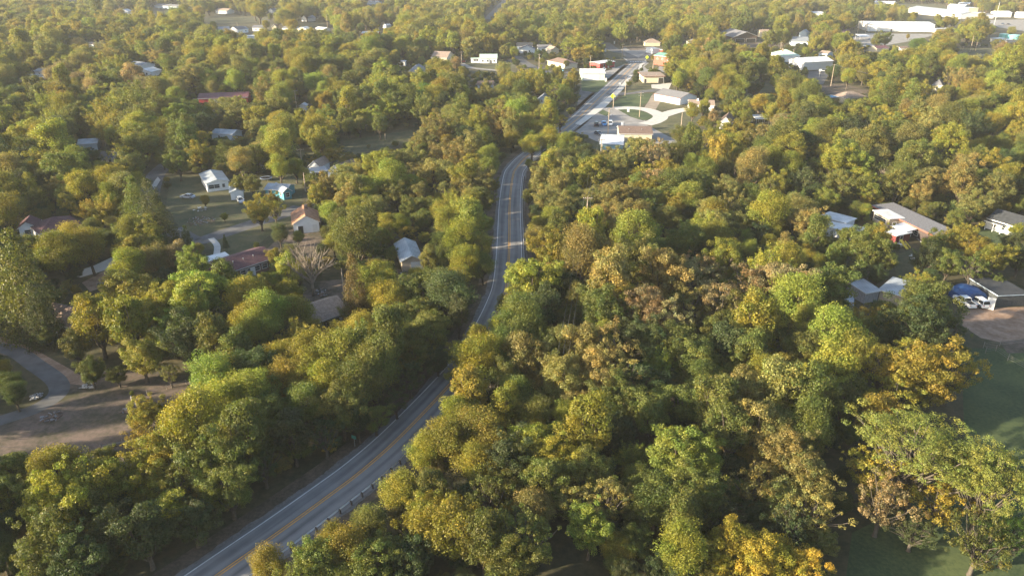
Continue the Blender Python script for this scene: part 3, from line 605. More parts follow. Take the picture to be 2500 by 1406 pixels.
H_((2114,716),(2147,710),5.5,2.5,'shed',.6,mat('grey_boards', (0.26,0.26,0.27), .85, .2, stripes=(0,.3,.3)),GALV,(),hz=2.5,name='metal_shed',cat='shed',label='small grey boarded shed left of the tan walled long shed')
H_((2149,708),(2242,735),7.5,2.6,'shed',.5,TANW,GALV,(),hz=2.6,name='metal_shed',cat='shed',label='tan walled shed with long sloping grey roof among golden oaks')
H_((2429,749),(2500,746),9,2.7,'flat',0,mat('dark_mesh_panel', (0.05,0.055,0.06), .7, .3),DKR,(),name='screened_building',cat='building',label='dark screened low building behind the bare dirt lot',trim=BLUEW)
H_((2048,752),(2078,757),6,2.4,'shed',.3,mat('grey_boards', (0.3,0.3,0.3)),GALV,(),hz=2.4,name='lean_to',cat='shed',label='little grey lean-to roof left of the golden oak tips')
# ============================================================ VEHICLES
RUB = mat('tyre_rubber', (0.02,0.02,0.02), .9, .1); RIMM = mat('wheel_rim', (.45,.45,.46), .35, .05, metal=.8)
LAMP = mat('lamp_lens', (.75,.75,.72), .2, .03); TAIL = mat('tail_lens', (.35,.02,.02), .25, .05)
def paint(name, col): 
    m = mat('paint_'+name, col, .28, .03, 1.0, spec=.5); m.node_tree.nodes['Principled BSDF'].inputs['Coat Weight'].default_value = .5; return m
def vehicle(kind, rear, front, pm, label, name='parked_car', cat='car', hz=0):
    a, b = P(*rear), P(*front); d = b - a; ang = math.atan2(d.y, d.x); c = (a+b)/2
    L, W, Hh = {'sedan':(4.6,1.8,1.42),'suv':(4.9,1.95,1.75),'pickup':(5.6,2.0,1.85),'van':(4.6,1.9,2.0),'hatch':(4.1,1.75,1.5)}[kind]
    r = thing(name, label, cat, (c.x, c.y, hz), ang); x0, x1 = -L/2, L/2; hw = W/2
    body = {'sedan':[(x0,.35),(x0,.85),(x0+.25,.95),(x1-1.2,.93),(x1-.15,.75),(x1,.6),(x1,.3)],
            'hatch':[(x0,.35),(x0,.9),(x0+.1,1.0),(x1-1.0,.96),(x1-.15,.78),(x1,.6),(x1,.3)],
            'suv':[(x0,.4),(x0,1.05),(x0+.1,1.12),(x1-1.25,1.08),(x1-.15,.95),(x1,.8),(x1,.35)],
            'pickup':[(x0,.5),(x0,1.15),(x0+.05,1.17),(x1-1.3,1.2),(x1-.1,1.08),(x1,.95),(x1,.45)],
            'van':[(x0,.4),(x0,1.15),(x0+.05,1.2),(x1-.4,1.2),(x1-.1,1.05),(x1,.85),(x1,.35)]}[kind]
    mb = MB(); tp = lambda x, z: hw - (.06 if z > .7 else 0) - (.12 if abs(x) > L/2-.2 else 0)
    mb.prism(body, -hw, hw, taper=tp); bo = mb.build('body', pm, r)
    gh = {'sedan':[(x0+.55,.93),(x0+1.15,Hh),(x1-2.1,Hh),(x1-1.15,.91)],'hatch':[(x0+.08,.98),(x0+.45,Hh),(x1-1.9,Hh),(x1-.95,.94)],
          'suv':[(x0+.06,1.1),(x0+.4,Hh),(x1-2.0,Hh),(x1-1.2,1.06)],'pickup':[(x0+1.95,1.16),(x0+2.1,Hh),(x1-2.0,Hh),(x1-1.35,1.18)],
          'van':[(x0+.04,1.18),(x0+.15,Hh),(x1-.9,Hh),(x1-.35,1.18)]}[kind]
    t2 = lambda x, z: hw-.09 if z < Hh-.1 else hw-.30
    g = MB(); g.prism(gh, -hw, hw, taper=t2); g.build('window', GLASS, r)
    rf = MB(); (ax, _), (bx, _) = gh[1], gh[2]
    rf.box(ax-.03, bx+.03, -hw+.28, hw-.28, Hh-.02, Hh+.03); rf.build('roof_panel', pm, r)
    pl = MB()                                            # pillars
    for s in (-1, 1):
        for i, j in ((0,1),(3,2)): pl.tube([(gh[i][0], s*(hw-.09), gh[i][1]), (gh[j][0], s*(hw-.29), gh[j][1])], .045, 4)
        mx_ = (gh[1][0]+gh[2][0])/2; pl.tube([(mx_, s*(hw-.08), gh[0][1]), (mx_, s*(hw-.28), Hh)], .04, 4)
    pl.build('pillar', pm, r)
    if kind == 'pickup':
        bd = MB(); bd.box(x0+.12, x0+1.85, -hw+.18, hw-.18, 1.171, 1.19); bd.build('bed', mat('bed_liner', (.03,.03,.03), .9), r)
        rl = MB()
        for s in (-1, 1): rl.box(x0+.05, x0+1.9, s*(hw-.13)-.05, s*(hw-.13)+.05, 1.172, 1.30)
        rl.box(x0+.02, x0+.10, -hw+.2, hw-.2, 1.172, 1.30); rl.build('bed_rail', pm, r)
    wr = .36 if kind in ('suv','pickup','van') else .32
    for sx in (x0+.85, x1-.85):
        for s in (-1, 1):
            t = MB(); t.tube([(sx, s*(hw-.24), wr), (sx, s*(hw+.01), wr)], wr, 14); wo_ = t.build('wheel', RUB, r)
            q = MB(); q.tube([(sx, s*(hw+.0), wr), (sx, s*(hw+.03), wr)], wr*.6, 10); q.build('rim', RIMM, wo_)
    zl = {'sedan':.68,'hatch':.7,'suv':.88,'pickup':1.0,'van':.9}[kind]
    for s in (-1, 1):
        q = MB(); q.box(x1-.08, x1+.02, s*(hw-.42)-.17, s*(hw-.42)+.17, zl-.1, zl+.06); q.build('headlight', LAMP, r)
        q = MB(); q.box(x0-.02, x0+.08, s*(hw-.32)-.12, s*(hw-.32)+.12, zl-.05, zl+.15); q.build('taillight', TAIL, r)
        q = MB(); q.box(gh[3][0]-.15, gh[3][0]+.05, s*(hw+.08)-.1, s*(hw+.08)+.1, gh[3][1]+.02, gh[3][1]+.17); q.build('mirror', pm, r)
    return r
PW, PBK, PBL, PSI, PDB, PLB, PRD = paint('white',(.75,.75,.74)), paint('black',(.03,.03,.035)), paint('blue',(.03,.22,.55)), paint('silver',(.42,.46,.52)), paint('dark_blue',(.03,.05,.09)), paint('light_blue',(.22,.52,.66)), paint('red',(.35,.03,.03))
vehicle('suv',(2410,758),(2368,730),PW,'white sport utility car parked on the bare dirt lot nearest the leaning white door')
vehicle('pickup',(2374,757),(2333,730),PW,'white pickup truck with open black bed parked beside the white sport utility car','pickup_truck','pickup')
vehicle('sedan',(472,485),(446,483),PSI,'silver blue saloon parked on the lawn by the white mobile home')
vehicle('hatch',(583,489),(592,498),PSI,'silver hatchback parked before the small white garage')
vehicle('sedan',(248,700),(262,712),PDB,'dark car parked on red soil behind the grey brown roof')
vehicle('pickup',(1456,313),(1456,302),PBK,'black pickup nearest the highway in the town car park','pickup_truck','pickup')
vehicle('pickup',(1471,301),(1477,312),PBL,'bright blue pickup between the black pickup and white car','pickup_truck','pickup')
vehicle('suv',(1489,300),(1491,311),PW,'white car at the right end of the row of three')
vehicle('sedan',(1455,327),(1467,331),PDB,'dark blue car alone beside the long brown roofed building')
vehicle('van',(1376,176),(1359,175),PLB,'light blue and white van by the cream hipped roof house','parked_van','van')
vehicle('suv',(2017,176),(2001,175),PW,'white car with dark windows against the white warehouse wall')
vehicle('suv',(1247,153),(1236,153),PBK,'black car in the shade right of the pale green roofed house')
vehicle('sedan',(1124,153),(1132,153),PRD,'red car by the long white house at the gravel drive')
vehicle('suv',(645,417),(622,416),PW,'white vehicle half hidden behind the mobile home trees')
vehicle('suv',(1192,268),(1203,268),PW,'white vehicle in the dark woods left of the highway bend')
vehicle('sedan',(2386,113),(2398,114),PW,'white vehicle below the two teal tanks')
vehicle('sedan',(2445,60),(2452,61),PDB,'dark car in the paved lot at the top right, left of two')
vehicle('sedan',(2458,61),(2466,62),PBK,'black car in the paved lot at the top right, right of two')
vehicle('hatch',(1470,168),(1480,176),PSI,'silver car outside the small red shop')
vehicle('suv',(640,82),(648,84),PSI,'silver car in front of the white cluster of houses at upper left')
vehicle('sedan',(536,98),(548,99),PW,'white car by the white cluster of houses at upper left')
# ============================================================ STREET FURNITURE
def pole(base, h, label, arm=True, arms=1, drum=False, lamp=False, m=POLEW, ang=0.3, group='wooden utility poles', top=False):
    if h < 0: h = (base[1]+h)*depth_at(base[1])/F/.93
    p = P(*base)
    if top: p = P(*base, h); p.z = 0
    r = thing('utility_pole', label, 'utility pole', (p.x, p.y, 0), ang, group)
    b = MB(); b.tube([(0,0,0),(0,0,h*.5),(0,0,h)], [.19,.16,.12], 8); b.build('pole', m, r)
    for k in range(arms if arm else 0):
        z = h-.5-k*1.1; b = MB(); b.box(-1.2,1.2,-.19,-.09,z,z+.13); c = b.build('crossarm', m, r)
        for x in (-1.1,-.55,.55,1.1):
            q = MB(); q.lathe([(.001,.30),(.05,.28),(.07,.2),(.04,.13)],8,(x,-.14,z)); q.build('insulator', TRIM, c)
    if drum:
        q = MB(); q.lathe([(.001,.9),(.26,.85),(.28,.8),(.28,.05),(.001,0)],12,(.42,0,h-2.9)); q.build('transformer', STEEL, r)
    if lamp:
        q = MB(); q.tube([(0,0,h-.8),(.9,0,h-.2),(1.6,0,h-.15)],.05,6); q.build('lamp_arm', STEEL, r)
        q = MB(); q.box(1.4,2.1,-.15,.15,h-.26,h-.12); q.build('lamp_head', TRIM, r)
    return p + Vector((0,0,h))
pa=pole((1484,329),-269,'tall pole with crossarm standing over the town car park',ang=.1)
pb=pole((1497,264),-229,'pole carrying the yellow green diamond sign by the sidewalk',arm=False)
pc=pole((1561,286),-231,'pale tall pole on the oval lawn with two crossarms',arms=2)
pd=pole((1526,234),-192,'dark pole with crossarm beside the highway sidewalk',ang=.2)
pe=pole((1441,171),-140,'pole standing just behind the mint workshop')
pf=pole((1519,142),-112,'pole between crossroads lawn and side street above the crossing')
pg=pole((1316,176),-137,'dark pole with white drum left of the cream hipped roof house',drum=True)
ph=pole((1622,170),-147,'pole touching the golden tree beside the red brick building')
pi=pole((2028,211),-163,'slim leaning pole at the start of the white power line',m=POLEW)
pj=pole((2224,218),-198,'short pole midway along the white power line in golden trees')
pk0=pole((1469,339),11,'brown pole with drum right before the aqua walled building',drum=True,top=True)
pk=pole((1449,399),11,'pole in the dark cleft of woods, farther of two',top=True,ang=0)
pl_=pole((746,466),-424,'pale bare pole by the teal cottage',arm=False)
pm_=pole((738,410),-366,'dark pole left of the grey carport')
pn=pole((840,720),-655,'thin pale pole beside the tall brown cedar',arm=False)
po=pole((1435,480),11,'pole in the dark cleft of woods, nearer of two',ang=0,top=True)
pp=pole((2368,128),-93,'long leaning pale pole on the lawn at upper right',arm=False)
pq=pole((2381,126),-106,'short pole just right of the long pale pole')
pr=pole((2349,128),-115,'short pole left of the long pale pole')
ps=pole((2040,122),-106,'pale lamp pole above the maple right of the white warehouse',lamp=True,arm=False)
pt=pole((800,72),-40,'tall lamp pole over the upper left neighbourhood',lamp=True,arm=False)
pu=pole((582,80),-58,'white pole in front of the bright white gable',arm=False)
pv=pole((845,73),-48,'left of a close pair of poles near the pale yellow tree')
pw=pole((849,74),-47,'right of a close pair of poles near the pale yellow tree')
px=pole((248,164),-127,'tall pale pole leaning over the upper left woods',arm=False)
py=pole((234,166),-155,'short lamp pole left of the tall pale leaning pole',lamp=True,arm=False)
pz=pole((108,210),-190,'short pole among three pale roofs at far left')
p1=pole((218,93),-72,'pole by the low tan roof at far left')
p2=pole((1220,111),-89,'pole with crossarms up left of the long dark roof',arms=2)
p3=pole((941,342),-328,'small pole on the shaded field above the round golden oak',arm=False)
p4=pole((1127,158),-130,'pale pole near the red car')
p5=pole((1203,133),-120,'little pole behind the pale green roof',arm=False)
p6=pole((2093,83),-60,'left pole by the end of the huge white warehouse')
p7=pole((2112,84),-64,'right pole by the end of the huge white warehouse')
p8=pole((1935,83),-66,'pole above the slate blue roof at upper right')
p9=pole((2423,77),-15,'tallest mast, white topped, near the right edge',arm=False,m=mat('galvanised_mast',(.5,.5,.5),.5),group=None)
q1=pole((1936,139),-122,'pole rising from the pale green hipped roof corner')
q2=pole((1904,133),-107,'pole by the dark gable left of the slate blue roof')
q3=pole((725,270),-225,'thin grey pole in dark woods near the small white shed')
q4=pole((1661,330),-280,'dark slender pole on the sunny slope lawn',arm=False)
q5=pole((1848,340),-317,'white pole in woods below the open white carport')
q6=pole((2190,505),-480,'leaning pole behind the long dark grey roof',arm=False)
q7=pole((220,1108),-1088,'short dark fence pole on the brown clearing at lower left',arm=False)
q8=pole((1594,170),-148,'pole left of the red brick building porch')
def line(name, a, b, label, sag=1.0, r=.025, offs=(0,), group='overhead wires'):
    mb = MB(); d = (b-a); n = Vector((-d.y, d.x, 0)).normalized()
    for o in offs:
        pts = [a + d*t + n*o + Vector((0,0,-sag*4*t*(1-t)-.2)) for t in np.linspace(0,1,14)]; mb.tube(pts, r, 4)
    tag(mb.build(name, mat('wire', (.09,.09,.09), .6)), label, 'wire', group)
line('power_line', pi, pj, 'bright double wire running to the short midway pole',1.2,.07,(-.3,.3))
line('power_line', pj, P(2520,248,9), 'wire leaving the midway pole for the right edge',1.5,.05)
line('power_line', pk, po, 'wires down the dark cleft from behind the aqua building',1.0,.02,(-.9,0,.9))
line('power_line', po, P(1375,860,10), 'wires coming nearest the camera in the dark cleft',1.5,.02,(-.9,0,.9))
line('power_line', pa, pk0, 'wires from the car park pole to the aqua building',.8,.025,(-.8,.8))
line('power_line', pk0, pk, 'wires from the aqua building into the cleft',.8,.02,(-.8,.8))
line('power_line', pg, pe, 'wire across the street behind the mint workshop',.8,.03)
line('power_line', P(1160,140,12), pg, 'wire arriving at the drum pole from the left',1.,.03)
line('power_line', q7, P(-60,1078,2.4), 'thin wire crossing the brown clearing at lower left',.6,.025)
line('power_line', p6, p7, 'wire between the two warehouse poles',.4,.03,(-.5,.5))
line('power_line', pa, P(1760,330,9), 'wires sloping from the car park pole over the lawn',1.5,.02,(-.8,.8))
line('power_line', pl_, P(700,455,6), 'service wire from the pale pole toward the teal cottage',.6,.02)
# guard rail on the right side of the highway
def guardrail(i0, i1, label):
    path = road[i0:i1]; off = 2*LANE + 0.62; pts = []
    for i, p in enumerate(path):
        d = (path[min(i+1, len(path)-1)]-path[max(i-1, 0)]).normalized(); pts.append(p + Vector((d.y, -d.x, 0))*off)
    o0 = pts[0].copy(); r = thing('guard_rail', label, 'guard rail', tuple(o0)); rm = mat('galvanised_rail', (.55,.56,.57), .4, .12, 1.5, metal=.6)
    mb = MB(); prof = [(0,.46),(.07,.52),(0,.6),(.07,.68),(0,.76)]
    for i, p in enumerate(pts):
        d = (pts[min(i+1, len(pts)-1)]-pts[max(i-1, 0)]).normalized(); n = Vector((d.y, -d.x, 0))
        for (x, z) in prof: q = p - o0 - n*x; mb.v.append((q.x, q.y, z))
        for (x, z) in prof[::-1]: q = p - o0 - n*(x-.02); mb.v.append((q.x, q.y, z))
    k = len(prof)*2
    for i in range(len(pts)-1):
        for j in range(k): mb.f.append((i*k+j, i*k+(j+1)%k, (i+1)*k+(j+1)%k, (i+1)*k+j)); mb.m.append(0)
    mb.build('rail', rm, r)
    s = 0; nxt = .4; cnt = 0
    for i in range(1, len(pts)):
        seg = (pts[i]-pts[i-1]).length
        while nxt < s+seg and cnt < 98:
            q = pts[i-1].lerp(pts[i], (nxt-s)/seg) - o0; d = (pts[i]-pts[i-1]).normalized(); M = Matrix.Translation(q) @ Matrix.Rotation(math.atan2(d.y, d.x), 4, 'Z')
            b = MB(); b.box(-.08,.08,-.32,-.12,-.05,.72,M); b.box(-.06,.06,-.12,-.002,.5,.72,M); b.build('post', mat('dark_post_timber', (.08,.065,.055), .9, .2), r); nxt += 2.1; cnt += 1
        s += seg
# indices by distance along the road
def idx_at(y): return min(range(len(road)), key=lambda i: abs(proj(road[i])[1]-y))
guardrail(idx_at(1500), idx_at(960), 'galvanised guard rail on dark posts along the near bend of the highway')
guardrail(idx_at(720), idx_at(430), 'slender guard rail along the right of the straight middle stretch of highway')
# signs
def diamond(base, hz, s, label, extra=True):
    p = P(*base); r = thing('warning_sign', label, 'road sign', (p.x, p.y, 0), 0, 'yellow green crossing signs')
    b = MB(); b.tube([(0,.06,0),(0,.06,hz+s*.3)], .06, 6); b.build('pole', STEEL, r)
    b = MB(); M = Matrix.Translation((0,0,hz)) @ Matrix.Rotation(math.pi/4, 4, 'Y'); b.box(-s/2,s/2,-.02,.02,-s/2,s/2,M)
    pnl = b.build('sign_panel', mat('fluorescent_yellow_green', (.62,.80,.03), .5, .03), r)
    k = MB(); k.lathe([(.001,.07),(.07,0),(.001,-.07)],8,(0,-.04,hz+.22)); k.box(-.09,.09,-.034,-.022,hz-.08,hz+.12); k.box(-.12,-.04,-.034,-.022,hz-.32,hz-.09); k.box(.04,.12,-.034,-.022,hz-.32,hz-.09)
    k.build('pedestrian_symbol', mat('black_paint', (.02,.02,.02), .6), pnl)
diamond((1495.5,248), 2.6, 1.9, 'bright yellow green diamond sign on the sidewalk, the nearer of two')
diamond((1579,149), 2.4, 1.7, 'bright yellow green diamond sign past the crossing, the farther of two')
p = P(866,1090); r = thing('road_marker_sign', 'small green sign on a thin post on the left verge of the highway', 'road sign', (p.x, p.y, 0), -.5)
b = MB(); b.tube([(0,0.05,0),(0,0.05,2.0)], .04, 5); b.build('post', STEEL, r)
b = MB(); b.box(-.45,.45,-.012,.012,1.5,2.1); b.build('sign_panel', mat('green_sign_face', (.05,.20,.14), .5, .05), r)
p = P(2000,188); r = thing('yard_sign', 'white square sign on a post before the white warehouse', 'sign', (p.x, p.y, 0), 0)
b = MB(); b.tube([(0,.05,0),(0,.05,4.2)], .08, 5); b.build('post', TRIM, r); b = MB(); b.box(-.8,.8,-.04,.04,3.2,4.6); b.build('sign_panel', TRIM, r)
for x, y, l in ((1513,212,'white roadside marker on the sidewalk beside the highway railing'),(1479,200,'white cabinet at the corner of the mint workshop'),(1534,274,'white utility box standing on the oval lawn'),(1500,108,'white signboard at the start of the side street, above the crossroads'),(1478,127,'white signboard left of the side street, among shrubs'),(1519,310,'small white post beside the car park edge')):
    p = P(x, y); r = thing('utility_cabinet', l, 'cabinet', (p.x, p.y, 0), 0, 'small white roadside boxes')
    b = MB(); b.box(-.5,.5,-.3,.3,.1,1.9); b.box(-.6,.6,-.4,.4,1.9,2.05); b.build('case', TRIM, r); b = MB(); b.box(-.55,.55,-.35,.35,0,.1); b.build('plinth', FND, r)
    b = MB(); b.box(-.38,.38,-.33,-.303,.25,1.75); b.build('door', GDOOR, r)
# railing between road and sidewalk
a, b_ = P(1499,247), P(1541,196); M, w_ = frame_of(a, b_); r = thing('railing', 'thin dark railing between highway and pale sidewalk', 'railing', (a.x, a.y, 0)); T_ = Matrix.Translation(-a) @ M
mb = MB()
for z in (.5, 1.0): mb.box(0,w_,-.03,.03,z,z+.06,T_)
mb.build('rail', STEEL, r)
for i in range(14): mb = MB(); x = i*w_/13; mb.box(x-.04,x+.04,-.04,.04,0,1.06,T_); mb.build('post', STEEL, r)
# tanks
for (x, y, rr, hh, l) in ((2472,99,5.2,4.2,'larger pale teal round tank at the right edge of town'),(2450,93,4.0,3.2,'smaller dark teal round tank behind the larger one')):
    p = P(x, y); r = thing('storage_tank', l, 'tank', (p.x, p.y, 0), 0, 'teal round tanks')
    b = MB(); b.lathe([(rr,0),(rr,hh),(rr+.08,hh),(rr+.08,hh+.15)],32); b.build('wall', mat('teal_tank_paint', (.14,.42,.42), .5, .08), r, smooth=False)
    b = MB(); b.lathe([(rr+.02,hh+.1),(.3,hh+.7),(.001,hh+.72)],32); b.build('lid', mat('pale_teal_lid', (.30,.55,.55), .5, .08), r)
    b = MB(); b.box(-.3,-.22,-rr-.35,-rr-.27,0,hh+.5); b.box(.22,.3,-rr-.35,-rr-.27,0,hh+.5)
    for k in range(10): b.box(-.22,.22,-rr-.33,-rr-.29,.3+k*.42,.34+k*.42)
    b.build('ladder', STEEL, r)
# blue domed tent
p = P(2361,728); r = thing('blue_tent', 'blue domed tarpaulin shelter behind the white pickup', 'tent', (p.x, p.y, 0), .2)
b = MB(); ring = []
for i in range(9):
    t = math.pi*i/8; x = -3.2*math.cos(t); z = 2.9*math.sin(t)**.7 if 0 < i < 8 else 0; ring.append((x, z))
for j in range(5):
    y = -2.5+5*j/4; s = 1-.06*abs(j-2)
    for x, z in ring: b.v.append((x*s, y, z*s))
for j in range(4):
    for i in range(8): b.f.append((j*9+i, j*9+i+1, (j+1)*9+i+1, (j+1)*9+i)); b.m.append(0)
b.f.append(tuple(range(9))); b.m.append(0); b.f.append(tuple(range(36,45))[::-1]); b.m.append(0)
b.build('cover', mat('blue_tarpaulin', (.018,.055,.16), .55, .25, 1.2, bump=.6), r, smooth=False)
b = MB(); b.box(-.9,.9,-2.56,-2.47,0,1.9); b.build('door_flap', mat('dark_blue_flap', (.02,.04,.10), .7), r)
# white leaning door, yellow slides, debris
p = P(2415,755); r = thing('leaning_door', 'white panelled door propped upright behind the white sport utility car', 'door', (p.x, p.y, 0), -.6)
b = MB(); M = Matrix.Rotation(R_(-12), 4, 'X'); b.box(-.75,.75,-.04,.04,0,2.6,M); b.build('door_leaf', TRIM, r)
b = MB(); [b.box(x-.24,x+.24,-.07,-.043,z,z+.7,M) for x in (-.34,.34) for z in (.3,1.4)]; b.build('panel', mat('grey_panel',(.5,.5,.5)), r)
for k, (a_, c_, l) in enumerate((((2215,609),(2198,586),'longer yellow slide, left of the two by the red shed'),((2223,606),(2209,590),'shorter yellow slide, right of the two by the red shed'))):
    a, c = P(*a_, .1), P(*c_, 1.6); d = c-a; r = thing('yellow_slide', l, 'slide', (a.x, a.y, 0), 0, 'yellow playground slides')
    n = Vector((-d.y, d.x, 0)).normalized(); b = MB(); z = Vector((0,0,.1)); o = Vector((a.x,a.y,0))
    q = [a-o-n*.35, a-o+n*.35, c-o+n*.35, c-o-n*.35]; b.v += [tuple(v) for v in q]+[tuple(v+z) for v in q]; b.f += [(0,3,2,1),(4,5,6,7),(0,1,5,4),(1,2,6,5),(2,3,7,6),(3,0,4,7)]; b.m += [0]*6
    b.build('chute', mat('yellow_plastic', (.62,.48,.06), .4, .05), r)
    b = MB()
    for s in (-1, 1): b.tube([a-o+n*.35*s+z*1.6, c-o+n*.35*s+z*1.6], .07, 5)
    b.build('side_rail', mat('yellow_plastic', (.6,.5,.06)), r); b = MB(); b.tube([(c-o).x*Vector((1,0,0))+Vector((0,(c-o).y,0)), c-o], .06, 5); b.build('leg', STEEL, r)
# fences on the right
def fence(pts, h, label, m, sp=3.0, rails=(.4,.8,1.15), name='wire_fence', ew=.02):
    q = [P(*p) for p in pts]; o = q[0]; r = thing(name, label, 'fence', (o.x, o.y, 0)); mb = MB()
    for a, b in zip(q, q[1:]):
        for z in rails: mb.tube([a-o+Vector((0,0,z)), b-o+Vector((0,0,z))], ew, 4)
    mb.build('rail', m, r)
    for a, b in zip(q, q[1:]):
        n = max(1, int((b-a).length/sp))
        for i in range(n): c = a.lerp(b, i/n)-o; t = MB(); t.tube([c, c+Vector((0,0,h))], .05, 5); t.build('post', m, r)
fence([(2405,862),(2430,858),(2460,880),(2520,912)], 1.4, 'thin wire fence slanting across the green field at right', mat('grey_fence_wire', (.22,.20,.18), .8))
fence([(2400,850),(2440,845),(2500,838),(2560,830)], 1.4, 'thin wire fence along the lower edge of the dirt lot', mat('grey_fence_wire', (.22,.2,.18)))
fence([(250,1095),(300,1085),(345,1075)], 1.1, 'low broken stone and timber edging of the brown clearing', mat('pale_timber', (.20,.185,.17), .9, .2), 2, (.2,.5), 'timber_edging', .12)
fence([(322,978),(342,1004)], 1.0, 'short grey plank barrier in the middle of the brown clearing', mat('pale_timber', (.20,.185,.17)), 2, (.3,.6,.8), 'timber_edging', .14)
fence([(360,965),(455,938),(475,950)], 1.0, 'long faint fence at the top of the brown clearing', mat('pale_timber', (.3,.3,.3)), 3, (.5,.8), 'wire_fence', .03)
# heaps and small lying things
rg = random.Random(5)
def heap(c, rad, n, cols, label, name='scrap_heap', cat='debris', h=.5):
    p = P(*c); r = thing(name, label, cat, (p.x, p.y, 0)); ms = cols
    for k, m in enumerate(ms):
        b = MB()
        for i in range(n//len(ms)):
            a = rg.uniform(0,6.28); q = rad*math.sqrt(rg.random()); M = Matrix.Translation((q*math.cos(a), q*math.sin(a), rg.uniform(.05,h))) @ Matrix.Rotation(rg.uniform(0,3),4,'Z') @ Matrix.Rotation(rg.uniform(-.5,.5),4,'X')
            l, w2, t = rg.uniform(.2,.9), rg.uniform(.08,.35), rg.uniform(.03,.15); b.box(-l/2,l/2,-w2/2,w2/2,-t/2,t/2,M)
        b.build('scrap', m, r)
bw = mat('brown_boards', (.16,.11,.085), .9, .3); gb = mat('grey_scrap', (.20,.20,.21), .7, .2)
heap((491,541),4.0,90,[bw,gb],'heap of brown timber and rubble on the lawn left of the street','timber_heap')
heap((489,512),2.2,30,[TRIM,gb],'white and grey clutter on the lawn above the timber heap')
heap((785,715),2.2,40,[gb,bw],'small grey brush pile at the foot of the bare dead tree','brush_pile')
heap((158,765),2.4,30,[TRIM,mat('deep_blue',(.03,.08,.3))],'white and blue clutter beside the cedar at left')
heap((185,795),2.2,30,[TRIM,gb],'white clutter at the wall of the grey brown roofed house')
heap((128,1020),1.6,30,[bw,gb],'small dark scrap frame lying on the brown clearing')
heap((220,942),1.4,30,[CONC,gb],'pale broken slabs where the drive meets the clearing','broken_slabs')
heap((90,970),1.0,30,[CONC,gb],'pale rubble inside the bend of the drive','rubble')
heap((2255,588),1.6,30,[TRIM,gb],'pale clutter right of the yellow slides')
heap((1490,284),1.8,30,[TRIM,gb],'tables and clutter at the foot of the car park pole')
heap((322,1000),1.6,30,[gb,bw],'grey brush at the plank barrier on the clearing','brush_pile')
heap((990,668),1.4,30,[PBK,gb],'dark clutter beside the tan garage door')
heap((165,512),1.2,30,[TRIM,gb],'small white heap in the grass above the maroon hipped roof')
heap((2240,632),2.0,30,[CONC,TRIM],'row of pale rubble on the grass below the yellow slides','rubble')
p = P(650,440); r = thing('trampoline', 'round dark trampoline beside the yellow green garden tree', 'trampoline', (p.x, p.y, 0))
b = MB(); b.lathe([(1.7,.8),(2.0,.8),(2.0,.86),(1.7,.86),(1.7,.8)],24); b.build('rim', mat('blue_pad',(.2,.25,.35)), r)
b = MB(); b.lathe([(.001,.82),(1.69,.82)],24); b.build('mat', DKDOOR, r)
for k in range(6): t = k*math.pi/3; b = MB(); b.tube([(1.85*math.cos(t),1.85*math.sin(t),0),(1.85*math.cos(t),1.85*math.sin(t),.8)],.04,5); b.build('leg', STEEL, r)
p = P(2190,603); r = thing('small_boat', 'white open boat beside the yellow slides', 'boat', (p.x, p.y, 0), -.2)
b = MB()
for i, (x, hw_) in enumerate(((-2.2,.6),(-1,.85),(.6,.8),(1.6,.45),(2.2,.03))):
    for (y, z) in ((-hw_,.75),(-hw_*.6,.15),(hw_*.6,.15),(hw_,.75)): b.v.append((x,y,z+.12*max(0,x)))
for i in range(4):
    for j in range(3): b.f.append((i*4+j,(i+1)*4+j,(i+1)*4+j+1,i*4+j+1)); b.m.append(0)
b.f.append((0,1,2,3)); b.m.append(0); b.build('hull', WHITE, r); b = MB(); b.box(-1.2,-.9,-.7,.7,.55,.62); b.box(.3,.6,-.65,.65,.55,.62); b.build('bench', bw, r)
